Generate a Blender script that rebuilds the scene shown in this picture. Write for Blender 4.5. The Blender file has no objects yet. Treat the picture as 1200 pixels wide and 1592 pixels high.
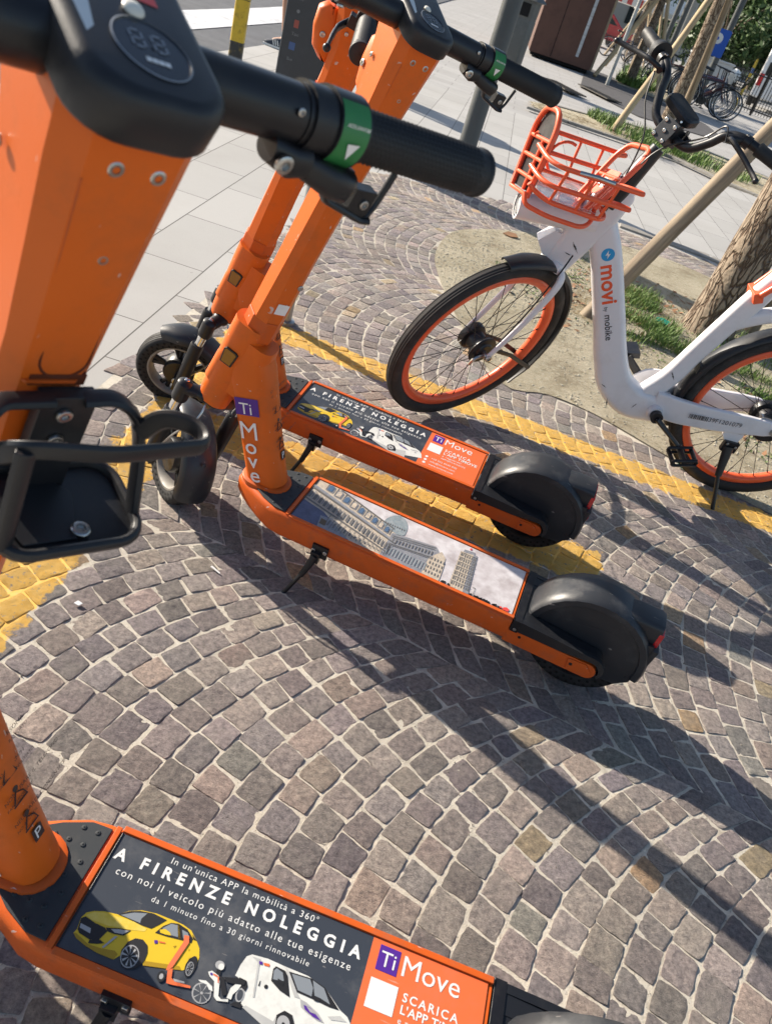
import bpy, bmesh, math, random
from mathutils import Vector, Matrix, noise
R=math.radians
scene=bpy.context.scene
col=scene.collection
# ------------------------------------------------------------------ camera
F,PITCH,ROLL,CAMH=1204.55,R(34.927),R(19.148),1.261
fw=Vector((0,math.cos(PITCH),-math.sin(PITCH))); r0=Vector((1,0,0)); d0=fw.cross(r0)
CR=math.cos(ROLL)*r0-math.sin(ROLL)*d0; CD=math.sin(ROLL)*r0+math.cos(ROLL)*d0
cam=bpy.data.cameras.new('camera'); co=bpy.data.objects.new('camera',cam); col.objects.link(co)
M3=Matrix((CR,-CD,-fw)).transposed(); co.matrix_world=Matrix.Translation((0,0,CAMH))@M3.to_4x4()
cam.sensor_fit='VERTICAL'; cam.sensor_height=36; cam.sensor_width=27; cam.lens=36*F/1592
cam.clip_start=.02; cam.clip_end=2000
cam.dof.use_dof=True; cam.dof.focus_distance=1.75; cam.dof.aperture_fstop=11
scene.camera=co
# ------------------------------------------------------------------ world, sun, exposure
SUN_AZ=R(154.0); SUN_EL=R(26.6)      # towards the sun, from +X counter-clockwise
w=bpy.data.worlds.new('World'); scene.world=w; w.use_nodes=True
nt=w.node_tree; nt.nodes.clear()
sky=nt.nodes.new('ShaderNodeTexSky'); sky.sky_type='NISHITA'; sky.sun_disc=False
sky.sun_elevation=SUN_EL; sky.sun_rotation=math.pi/2-SUN_AZ
sky.altitude=50; sky.air_density=1.0; sky.dust_density=1.2; sky.ozone_density=1.0
bg=nt.nodes.new('ShaderNodeBackground'); bg.inputs[1].default_value=.085
wo=nt.nodes.new('ShaderNodeOutputWorld'); nt.links.new(sky.outputs[0],bg.inputs[0]); nt.links.new(bg.outputs[0],wo.inputs[0])
sl=bpy.data.lights.new('sun','SUN'); sl.energy=5.0; sl.angle=R(.55); sl.color=(1,.90,.765)
so=bpy.data.objects.new('sun',sl); col.objects.link(so)
sd=Vector((math.cos(SUN_EL)*math.cos(SUN_AZ),math.cos(SUN_EL)*math.sin(SUN_AZ),math.sin(SUN_EL)))
so.rotation_euler=sd.to_track_quat('Z','Y').to_euler(); so.location=(-3,2,6)
scene.view_settings.view_transform='Standard'; scene.view_settings.look='None'
scene.view_settings.exposure=1.0; scene.view_settings.gamma=1
scene.render.engine='CYCLES'
scene.render.resolution_x=771; scene.render.resolution_y=1024
# ------------------------------------------------------------------ mesh builder
class MB:
    def __init__(s): s.v=[];s.f=[];s.m=[];s.T=Matrix()
    def add(s,vs,fs,m=0):
        o=len(s.v); s.v+=[s.T@Vector(p) for p in vs]
        s.f+=[[i+o for i in f] for f in fs]; s.m+=[m]*len(fs)
    def box(s,c,d,m=0,rz=0,M=None):
        x,y,z=[q/2 for q in d]; c=Vector(c)
        vs=[Vector((a*x,b*y,e*z)) for e in(-1,1) for b in(-1,1) for a in(-1,1)]
        Q=M if M is not None else Matrix.Rotation(rz,3,'Z')
        s.add([c+Q@p for p in vs],[(0,2,3,1),(4,5,7,6),(0,1,5,4),(2,6,7,3),(0,4,6,2),(1,3,7,5)],m)
    def loft(s,rings,m=0,cap=True,close=False):
        n=len(rings[0]); vs=[p for r in rings for p in r]; fs=[]
        k=len(rings)
        for i in range(k if close else k-1):
            a=i*n;b=((i+1)%k)*n
            for j in range(n): fs.append((a+j,a+(j+1)%n,b+(j+1)%n,b+j))
        if cap and not close: fs.append(tuple(range(n-1,-1,-1))); fs.append(tuple(range((k-1)*n,k*n)))
        s.add(vs,fs,m)
    def tube(s,path,r,n=12,m=0,cap=True,close=False,sq=(1,1),up=None):
        P=[Vector(p) for p in path]; k=len(P); rings=[]
        rr=r if hasattr(r,'__len__') else [r]*k
        def tan(i):
            if close: return (P[(i+1)%k]-P[i-1]).normalized()
            if i==0: return (P[1]-P[0]).normalized()
            if i==k-1: return (P[-1]-P[-2]).normalized()
            return ((P[i+1]-P[i]).normalized()+(P[i]-P[i-1]).normalized()).normalized()
        t=tan(0); u=Vector(up) if up else Vector((0,0,1))
        if abs(t.dot(u))>.95: u=Vector((1,0,0)) if abs(t.x)<.9 else Vector((0,1,0))
        u=(u-t*u.dot(t)).normalized()
        for i in range(k):
            t=tan(i)
            if up: u=Vector(up)
            u=(u-t*u.dot(t)).normalized(); w_=t.cross(u)
            rings.append([P[i]+(math.cos(a)*u*sq[0]+math.sin(a)*w_*sq[1])*rr[i] for a in [2*math.pi*j/n for j in range(n)]])
        s.loft(rings,m,cap,close)
    def lathe(s,prof,n=32,m=0,M=None,cap=False):
        M=M or Matrix(); rings=[]
        for r,z in prof: rings.append([M@Vector((r*math.cos(2*math.pi*j/n),r*math.sin(2*math.pi*j/n),z)) for j in range(n)])
        s.loft(rings,m,cap)
    def prism(s,pts,a,b,M=None,m=0):
        M=M or Matrix(); n=len(pts)
        s.add([M@Vector((x,y,a)) for x,y in pts]+[M@Vector((x,y,b)) for x,y in pts],
              [tuple(range(n-1,-1,-1)),tuple(range(n,2*n))]+[(i,(i+1)%n,n+(i+1)%n,n+i) for i in range(n)],m)
    def poly(s,pts,z,M=None,m=0):
        M=M or Matrix(); s.add([M@Vector((x,y,z)) for x,y in pts],[tuple(range(len(pts)))],m)
    def ball(s,c,r,m=0,n=12,k=8,sc=(1,1,1)):
        c=Vector(c); rings=[]
        for i in range(k+1):
            a=-math.pi/2+math.pi*i/k; q=max(math.cos(a),.001)
            rings.append([c+Vector((r*sc[0]*q*math.cos(2*math.pi*j/n),r*sc[1]*q*math.sin(2*math.pi*j/n),r*sc[2]*math.sin(a))) for j in range(n)])
        s.loft(rings,m,True)
    def bolt(s,c,nrm,r=.005,m=0,m2=None):
        n_=Vector(nrm).normalized(); Q=n_.to_track_quat('Z','Y').to_matrix().to_4x4(); Q.translation=Vector(c)
        h=r*.5
        s.lathe([(r,0),(r,h*.7),(r*.8,h),(r*.5,h)],14,m,Q)
        s.lathe([(r*.5,h),(r*.5,h*.3),(r*.01,h*.3)],6,m if m2 is None else m2,Q)
    def text(s,txt,size,M,m=0,align='LEFT',sp=1.0,bold=0.0,extr=0.0,fit=None):
        c=bpy.data.curves.new('t','FONT'); c.body=txt; c.size=size; c.align_x=align; c.space_character=sp
        c.offset=bold; c.extrude=extr; c.resolution_u=3
        ob=bpy.data.objects.new('t',c); me=bpy.data.meshes.new_from_object(ob)
        if fit:
            for _ in range(4):
                wd=max(v.co.x for v in me.vertices)-min(v.co.x for v in me.vertices)
                if abs(wd-fit)<fit*.004: break
                k=len(txt); c.space_character=max(.7,c.space_character+(fit-wd)/(k*size*.56)); bpy.data.meshes.remove(me); me=bpy.data.meshes.new_from_object(ob)
        s.add([M@v.co for v in me.vertices],[tuple(p.vertices) for p in me.polygons],m)
        bpy.data.objects.remove(ob); bpy.data.curves.remove(c); bpy.data.meshes.remove(me)
    def build(s,name,mats,parent=None,smooth=38,bevel=0,seg=2,sub=0,attr=None):
        me=bpy.data.meshes.new(name); me.from_pydata([tuple(v) for v in s.v],[],s.f)
        if not isinstance(mats,(list,tuple)): mats=[mats]
        for q in mats: me.materials.append(q)
        me.polygons.foreach_set('material_index',[min(i,len(mats)-1) for i in s.m])
        if attr:
            a=me.color_attributes.new('stone','FLOAT_COLOR','CORNER'); flat=[]
            for i,f in enumerate(s.f): flat+=list(attr[i])*len(f)
            a.data.foreach_set('color',flat)
        me.update(); me.validate()
        if smooth:
            me.polygons.foreach_set('use_smooth',[True]*len(me.polygons)); me.set_sharp_from_angle(angle=R(smooth))
        o=bpy.data.objects.new(name,me); col.objects.link(o)
        if parent is not None: o.parent=parent
        if bevel:
            b=o.modifiers.new('bevel','BEVEL'); b.width=bevel; b.segments=seg; b.limit_method='ANGLE'; b.angle_limit=R(35); b.harden_normals=True
        if sub:
            b=o.modifiers.new('sub','SUBSURF'); b.levels=sub; b.render_levels=sub
        return o
def arc(c,r,a0,a1,n): return [(c[0]+r*math.cos(R(a0+(a1-a0)*i/n)),c[1]+r*math.sin(R(a0+(a1-a0)*i/n))) for i in range(n+1)]
def rrect(w,h,r,n=4):
    p=[]
    for cx,cy,a in ((w/2-r,h/2-r,0),(-w/2+r,h/2-r,90),(-w/2+r,-h/2+r,180),(w/2-r,-h/2+r,270)): p+=arc((cx,cy),r,a,a+90,n)
    return p
def smoothpath(P,n=6,close=False):
    P=[Vector(p) for p in P]; out=[]; k=len(P)
    rng=range(k) if close else range(k-1)
    for i in rng:
        p1,p2=P[i],P[(i+1)%k]; p0=P[i-1] if (close or i>0) else p1*2-p2; p3=P[(i+2)%k] if (close or i+2<k) else p2*2-p1
        for j in range(n):
            t=j/n; out.append(.5*((2*p1)+(p2-p0)*t+(2*p0-5*p1+4*p2-p3)*t*t+(3*p1-p0-3*p2+p3)*t**3))
    if not close: out.append(P[-1])
    return out
def roundpath(P,r,n=4,close=False):
    P=[Vector(p) for p in P]; out=[]; k=len(P)
    for i in range(k):
        if not close and i in (0,k-1): out.append(P[i]); continue
        a,b,c=P[i-1],P[i],P[(i+1)%k]; d1=(a-b);d2=(c-b); q=min(r,d1.length*.48,d2.length*.48)
        s_=b+d1.normalized()*q; e=b+d2.normalized()*q
        for j in range(n+1):
            t=j/n; out.append(s_*(1-t)**2+b*2*t*(1-t)+e*t*t)
    return out
def tag(o,label=None,cat=None,group=None,kind=None):
    if label:o['label']=label
    if cat:o['category']=cat
    if group:o['group']=group
    if kind:o['kind']=kind
    return o
def empty(name,loc=(0,0,0),M=None):
    o=bpy.data.objects.new(name,None); col.objects.link(o); o.empty_display_size=.1
    if M is not None: o.matrix_world=M
    else: o.location=loc
    return o
# ------------------------------------------------------------------ materials
def mat(name,c,rough=.5,metal=0,var=.0,vscale=20,bump=0,bscale=200,dirt=None,dscale=6,damt=.4,coat=0,spec=.5,c2=None,trans=0,ior=1.45,alpha=1,scr=0):
    m=bpy.data.materials.new(name); m.use_nodes=True; t=m.node_tree; N=t.nodes; L=t.links; b=N['Principled BSDF']
    b.inputs['Base Color'].default_value=(*c,1); b.inputs['Roughness'].default_value=rough; b.inputs['Metallic'].default_value=metal
    b.inputs['Specular IOR Level'].default_value=spec; b.inputs['Coat Weight'].default_value=coat; b.inputs['Coat Roughness'].default_value=.15
    b.inputs['Transmission Weight'].default_value=trans; b.inputs['IOR'].default_value=ior; b.inputs['Alpha'].default_value=alpha
    tc=N.new('ShaderNodeTexCoord'); last=None
    def nz(sc,det=4,ro=.55):
        n=N.new('ShaderNodeTexNoise'); n.inputs['Scale'].default_value=sc; n.inputs['Detail'].default_value=det; n.inputs['Roughness'].default_value=ro
        L.new(tc.outputs['Object'],n.inputs['Vector']); return n.outputs['Fac']
    def mix(f,a,b_,blend='MIX'):
        x=N.new('ShaderNodeMix'); x.data_type='RGBA'; x.blend_type=blend
        if isinstance(f,(int,float)): x.inputs[0].default_value=f
        else: L.new(f,x.inputs[0])
        for i,q in ((6,a),(7,b_)):
            if isinstance(q,tuple): x.inputs[i].default_value=(*q[:3],1)
            else: L.new(q,x.inputs[i])
        return x.outputs[2]
    def ramp(f,a,b_):
        x=N.new('ShaderNodeMapRange'); x.inputs[1].default_value=a; x.inputs[2].default_value=b_; L.new(f,x.inputs[0]); return x.outputs[0]
    cc=c
    if var or c2:
        k2=c2 or tuple(q*(1-var) for q in c)
        last=mix(ramp(nz(vscale),.3,.7),c,k2)
    if dirt:
        f=ramp(nz(dscale,8,.7),.5,.75); mm=N.new('ShaderNodeMath'); mm.operation='MULTIPLY'; mm.inputs[1].default_value=damt; L.new(f,mm.inputs[0])
        last=mix(mm.outputs[0],last if last else c,dirt)
        rr=N.new('ShaderNodeMapRange'); L.new(f,rr.inputs[0]); rr.inputs[3].default_value=rough; rr.inputs[4].default_value=min(1,rough+.3); L.new(rr.outputs[0],b.inputs['Roughness'])
    if scr:
        mp=N.new('ShaderNodeMapping'); mp.inputs['Scale'].default_value=(30,220,60); mp.inputs['Rotation'].default_value=(.3,.5,.7); L.new(tc.outputs['Object'],mp.inputs[0])
        n=N.new('ShaderNodeTexNoise'); n.inputs['Scale'].default_value=1; n.inputs['Detail'].default_value=3; L.new(mp.outputs[0],n.inputs['Vector'])
        f=ramp(n.outputs['Fac'],.70,.74); mm=N.new('ShaderNodeMath'); mm.operation='MULTIPLY'; mm.inputs[1].default_value=scr; L.new(f,mm.inputs[0])
        last=mix(mm.outputs[0],last if last else c,(.55,.5,.45))
    if last: L.new(last,b.inputs['Base Color'])
    if bump:
        bn=N.new('ShaderNodeBump'); bn.inputs['Strength'].default_value=1; bn.inputs['Distance'].default_value=bump; L.new(nz(bscale,6,.6),bn.inputs['Height']); L.new(bn.outputs[0],b.inputs['Normal'])
    return m
ORANGE=(.70,.128,.010)
m_orange=mat('orange_paint',ORANGE,.42,var=.08,vscale=9,dirt=(.40,.11,.03),dscale=14,damt=.55,bump=.00012,bscale=600,coat=.08,spec=.35,scr=.75)
m_orange_worn=mat('orange_worn',(.62,.105,.012),.45,var=.15,vscale=16,dirt=(.24,.10,.06),dscale=22,damt=.55,bump=.0001,bscale=700,spec=.35,scr=.8)
m_black=mat('black_metal',(.010,.010,.012),.34,dirt=(.05,.046,.04),dscale=25,damt=.25,bump=.00005,bscale=900)
m_plastic=mat('black_plastic',(.012,.013,.016),.40,dirt=(.055,.053,.05),dscale=9,damt=.5,bump=.00012,bscale=700)
m_dusty=mat('dusty_plastic',(.024,.026,.030),.38,dirt=(.12,.118,.115),dscale=7,damt=.6,bump=.00015,bscale=500,scr=.3)
m_rubber=mat('rubber',(.013,.013,.014),.72,dirt=(.09,.08,.07),dscale=18,damt=.5,bump=.0003,bscale=300)
m_grip=mat('grip_rubber',(.011,.012,.014),.55,bump=.0003,bscale=500,dirt=(.04,.04,.04),dscale=30,damt=.4)
m_pad=mat('deck_pad',(.022,.027,.032),.7,dirt=(.11,.105,.10),dscale=12,damt=.6,bump=.0002,bscale=900)
m_steel=mat('steel',(.55,.54,.52),.28,1,var=.3,vscale=40)
m_chrome=mat('chrome',(.75,.74,.72),.12,1)
m_alloy=mat('rim_alloy',(.30,.28,.25),.5,.1,var=.3,dirt=(.12,.11,.1),dscale=30,damt=.6)
m_seam=mat('panel_gap',(.10,.018,.003),.7)
m_amber=mat('amber_reflector',(.30,.13,.01),.25,bump=.0006,bscale=250)
m_red=mat('red_lens',(.55,.015,.02),.2,coat=.6)
m_green=mat('green_label',(.03,.20,.055),.35,var=.15)
m_white=mat('white_print',(.80,.79,.77),.5,dirt=(.5,.45,.4),dscale=30,damt=.25)
m_purple=mat('purple_print',(.075,.02,.24),.4)
m_blacktxt=mat('black_print',(.03,.02,.02),.5)
m_screen=mat('display_face',(.02,.024,.032),.22,var=.2)
m_digit=mat('display_digits',(.20,.22,.25),.4)
m_silverstk=mat('silver_sticker',(.55,.58,.58),.35,.3,bump=.0002,bscale=60)
m_redstk=mat('red_sticker',(.62,.06,.05),.4)
# ------------------------------------------------------------------ ground materials
YEL=[((.40,2.615),(1.15,.072),-5.0),((-.69,1.55),(.075,1.28),90.0*0),((.03,1.90),(.62,.085),-1.5)]
def paint_mask(N,L,tc_out,rag=.02):
    """signed-distance style mask of the worn yellow bay lines, in ground metres"""
    nz=N.new('ShaderNodeTexNoise'); nz.inputs['Scale'].default_value=26; nz.inputs['Detail'].default_value=7; nz.inputs['Roughness'].default_value=.65; L.new(tc_out,nz.inputs['Vector'])
    off=N.new('ShaderNodeMapRange'); L.new(nz.outputs['Fac'],off.inputs[0]); off.inputs[1].default_value=.3; off.inputs[2].default_value=.7; off.inputs[3].default_value=-rag; off.inputs[4].default_value=rag
    def M(op,a,b=None):
        x=N.new('ShaderNodeMath'); x.operation=op
        for i,q in enumerate((a,b)):
            if q is None: continue
            if isinstance(q,(int,float)): x.inputs[i].default_value=q
            else: L.new(q,x.inputs[i])
        return x.outputs[0]
    res=None
    for (c,h,a) in YEL:
        mp=N.new('ShaderNodeMapping'); mp.vector_type='TEXTURE'; mp.inputs['Location'].default_value=(c[0],c[1],0); mp.inputs['Rotation'].default_value=(0,0,R(a)); L.new(tc_out,mp.inputs[0])
        sx=N.new('ShaderNodeSeparateXYZ'); L.new(mp.outputs[0],sx.inputs[0])
        ax=M('SUBTRACT',M('ABSOLUTE',sx.outputs[0]),h[0]); ay=M('SUBTRACT',M('ABSOLUTE',sx.outputs[1]),h[1])
        d=M('MAXIMUM',ax,ay); res=d if res is None else M('MINIMUM',res,d)
    d=M('ADD',res,off.outputs[0])
    mr=N.new('ShaderNodeMapRange'); L.new(d,mr.inputs[0]); mr.inputs[1].default_value=.004; mr.inputs[2].default_value=-.004
    # worn spots inside the line
    wn=N.new('ShaderNodeTexNoise'); wn.inputs['Scale'].default_value=60; wn.inputs['Detail'].default_value=6; wn.inputs['Roughness'].default_value=.7; L.new(tc_out,wn.inputs['Vector'])
    w2=N.new('ShaderNodeMapRange'); L.new(wn.outputs['Fac'],w2.inputs[0]); w2.inputs[1].default_value=.64; w2.inputs[2].default_value=.58
    return M('MULTIPLY',mr.outputs[0],w2.outputs[0])
def ground_mat(name,base,kind):
    m=bpy.data.materials.new(name); m.use_nodes=True; t=m.node_tree; N=t.nodes; L=t.links; b=N['Principled BSDF']
    tc=N.new('ShaderNodeTexCoord'); O=tc.outputs['Object']; b.inputs['Roughness'].default_value=.85; b.inputs['Specular IOR Level'].default_value=.3
    def nz(sc,det=5,ro=.6,vec=O):
        n=N.new('ShaderNodeTexNoise'); n.inputs['Scale'].default_value=sc; n.inputs['Detail'].default_value=det; n.inputs['Roughness'].default_value=ro; L.new(vec,n.inputs['Vector']); return n.outputs['Fac']
    def mr(f,a,b_,c=0,d=1):
        x=N.new('ShaderNodeMapRange'); L.new(f,x.inputs[0])
        for i,q in zip((1,2,3,4),(a,b_,c,d)): x.inputs[i].default_value=q
        return x.outputs[0]
    def mix(f,a,b_,blend='MIX'):
        x=N.new('ShaderNodeMix'); x.data_type='RGBA'; x.blend_type=blend
        if isinstance(f,(int,float)): x.inputs[0].default_value=f
        else: L.new(f,x.inputs[0])
        for i,q in ((6,a),(7,b_)):
            if isinstance(q,tuple): x.inputs[i].default_value=(*q,1)
            else: L.new(q,x.inputs[i])
        return x.outputs[2]
    if kind=='stone':
        at=N.new('ShaderNodeVertexColor'); at.layer_name='stone'; c=at.outputs['Color']
        c=mix(mr(nz(90,7,.75),.35,.7),mix(1,c,(.60,.60,.62),'MULTIPLY'),mix(1,c,(1.6,1.57,1.50),'MULTIPLY'))
        c=mix(mr(nz(420,4,.7),.60,.72,0,.55),c,(.46,.44,.43))
        c=mix(mr(nz(300,3),.62,.72,0,.6),c,(.05,.045,.045))
        c=mix(mr(nz(9,8,.7),.50,.72,0,.45),c,(.36,.33,.28)); c=mix(mr(nz(3.1,7,.7),.52,.72,0,.35),c,(.13,.12,.115))
        bump=[(34,.0105,9,.78),(120,.0050,7,.78),(330,.0018,4,.75)]
        mp=N.new('ShaderNodeMapping'); mp.inputs['Scale'].default_value=(1,3.5,1); mp.inputs['Rotation'].default_value=(0,0,.7); L.new(O,mp.inputs[0]); sv=mp.outputs[0]
    elif kind=='mortar':
        c=mix(mr(nz(5,6),.35,.7),base,tuple(q*.72 for q in base))
        c=mix(mr(nz(240,3,.8),.52,.66,0,.55),c,(.62,.60,.55)); c=mix(mr(nz(140,3,.8),.60,.68,0,.75),c,(.13,.115,.095)); c=mix(mr(nz(22,6,.75),.52,.66,0,.55),c,(.27,.235,.19)); c=mix(mr(nz(7,5,.7),.62,.70,0,.4),c,(.14,.13,.07))
        bump=[(130,.0022,7,.75),(420,.001,3,.7)]; sv=O
    elif kind=='dirt':
        c=mix(mr(nz(2.2,6),.4,.65),base,(.40,.345,.235)); c=mix(mr(nz(60,4,.8),.50,.66,0,.7),c,(.62,.60,.48)); c=mix(mr(nz(120,3),.6,.7,0,.7),c,(.11,.095,.06))
        c=mix(mr(nz(4.5,8,.75),.50,.64,0,.7),c,(.25,.20,.125)); c=mix(mr(nz(11,7,.75),.56,.66,0,.6),c,(.17,.15,.08)); c=mix(mr(nz(200,3,.8),.56,.66,0,.7),c,(.16,.14,.10))
        bump=[(28,.020,7,.8),(150,.007,5,.8)]; sv=O
    elif kind=='asphalt':
        c=mix(mr(nz(3,6),.35,.7),base,tuple(q*.7 for q in base)); c=mix(mr(nz(160,2),.6,.7,0,.5),c,(.32,.32,.32)); bump=[(180,.003,4,.7)]; sv=O
    else: # slab: staggered long rows with dark joints
        mp=N.new('ShaderNodeMapping'); mp.inputs['Rotation'].default_value=(0,0,R(90 if kind=='slab' else 0)+R(-2)); mp.inputs['Location'].default_value=(.05,.93,0); L.new(O,mp.inputs[0])
        br=N.new('ShaderNodeTexBrick'); br.inputs['Scale'].default_value=1; br.inputs['Brick Width'].default_value=.6; br.inputs['Row Height'].default_value=.3; br.inputs['Mortar Size'].default_value=.0028; br.inputs['Mortar Smooth'].default_value=.2
        br.inputs['Color1'].default_value=(*base,1); br.inputs['Color2'].default_value=(*[q*.88 for q in base],1); br.inputs['Mortar'].default_value=(.075,.07,.065,1); br.inputs['Bias'].default_value=0
        L.new(mp.outputs[0],br.inputs['Vector']); c=br.outputs['Color']
        c=mix(mr(nz(1.3,6),.45,.75,0,.30),c,(.26,.245,.22)); c=mix(mr(nz(300,2,.7),.58,.72,0,.35),c,(.16,.155,.15)); c=mix(mr(nz(18,5,.8),.66,.74,0,.5),c,(.12,.11,.10))
        bump=[(400,.0004,3,.6)]; sv=O
    if kind in('stone','mortar'):
        pm=paint_mask(N,L,O)
        y=mix(mr(nz(35,6,.7),.35,.7),(.78,.45,.085),(.82,.53,.16)); y=mix(mr(nz(8,7,.7),.52,.75,0,.5),y,(.40,.28,.13))
        c=mix(pm,c,y)
    L.new(c,b.inputs['Base Color']); prev=None
    for sc,dist,det,ro in bump:
        bn=N.new('ShaderNodeBump'); bn.inputs['Strength'].default_value=1; bn.inputs['Distance'].default_value=dist
        L.new(nz(sc,det,ro,sv),bn.inputs['Height'])
        if prev: L.new(prev,bn.inputs['Normal'])
        prev=bn.outputs[0]
    L.new(prev,b.inputs['Normal']); return m
g_stone=ground_mat('porphyry',(.2,.18,.17),'stone'); g_mortar=ground_mat('mortar',(.56,.51,.42),'mortar'); g_dirt=ground_mat('dirt',(.54,.475,.345),'dirt')
g_asph=ground_mat('asphalt',(.115,.12,.13),'asphalt'); g_slab=ground_mat('slabs',(.43,.42,.40),'slab'); g_slab2=ground_mat('path_slabs',(.40,.39,.375),'slab2')
m_edge=mat('kerb_stone',(.30,.28,.25),.85,var=.3,vscale=12,bump=.002,bscale=80)
def sheet(name,pts,z,m):
    b=MB(); b.poly(pts,z); o=b.build(name,m,smooth=0); return tag(o,kind='structure')
def inside(p,poly):
    x,y=p; c=False; n=len(poly)
    for i in range(n):
        x1,y1=poly[i];x2,y2=poly[i-1]
        if (y1>y)!=(y2>y) and x<(x2-x1)*(y-y1)/(y2-y1)+x1: c=not c
    return c
sheet('ground',[(-500,-60),(500,-60),(500,900),(-500,900)],-.035,g_slab2)
BED1=[(.26,2.93),(.02,3.45),(-.13,3.9),(-.21,4.3),(-.18,4.8),(-.02,5.1),(.22,5.36),(.55,5.65),(.95,5.95),(1.4,6.02),(1.9,5.75),(2.35,5.3),(2.7,4.7),(2.8,4.0),(2.6,3.3),(2.2,2.85),(1.7,2.62),(1.35,2.60),(1.0,2.76),(.68,2.93),(.47,2.97)]
COB=[(-.93,-1.2),(3.6,-1.2),(3.6,3.5),(3.3,4.9),(2.6,5.9),(1.7,6.45),(1.0,6.5),(.2,6.15),(-.4,5.85),(-.93,5.58)]
sheet('paving',[(-2.97,-2),(-.93,-2),(-.93,5.58),(-.4,5.85),(.2,6.15),(1.0,6.5),(1.7,6.45),(2.6,5.9),(3.3,4.9),(3.6,3.5),(3.6,-2),(9,-2),(9,11),(-2.96,11.2)],-.004,g_slab)
sheet('mortar_bed',COB,-.0022,g_mortar)
b=MB(); n=len(BED1)
o=sheet('planting_bed',smoothpath and [tuple(p[:2]) for p in smoothpath([(x,y,0) for x,y in BED1],4,True)],.003,g_dirt)
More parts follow.
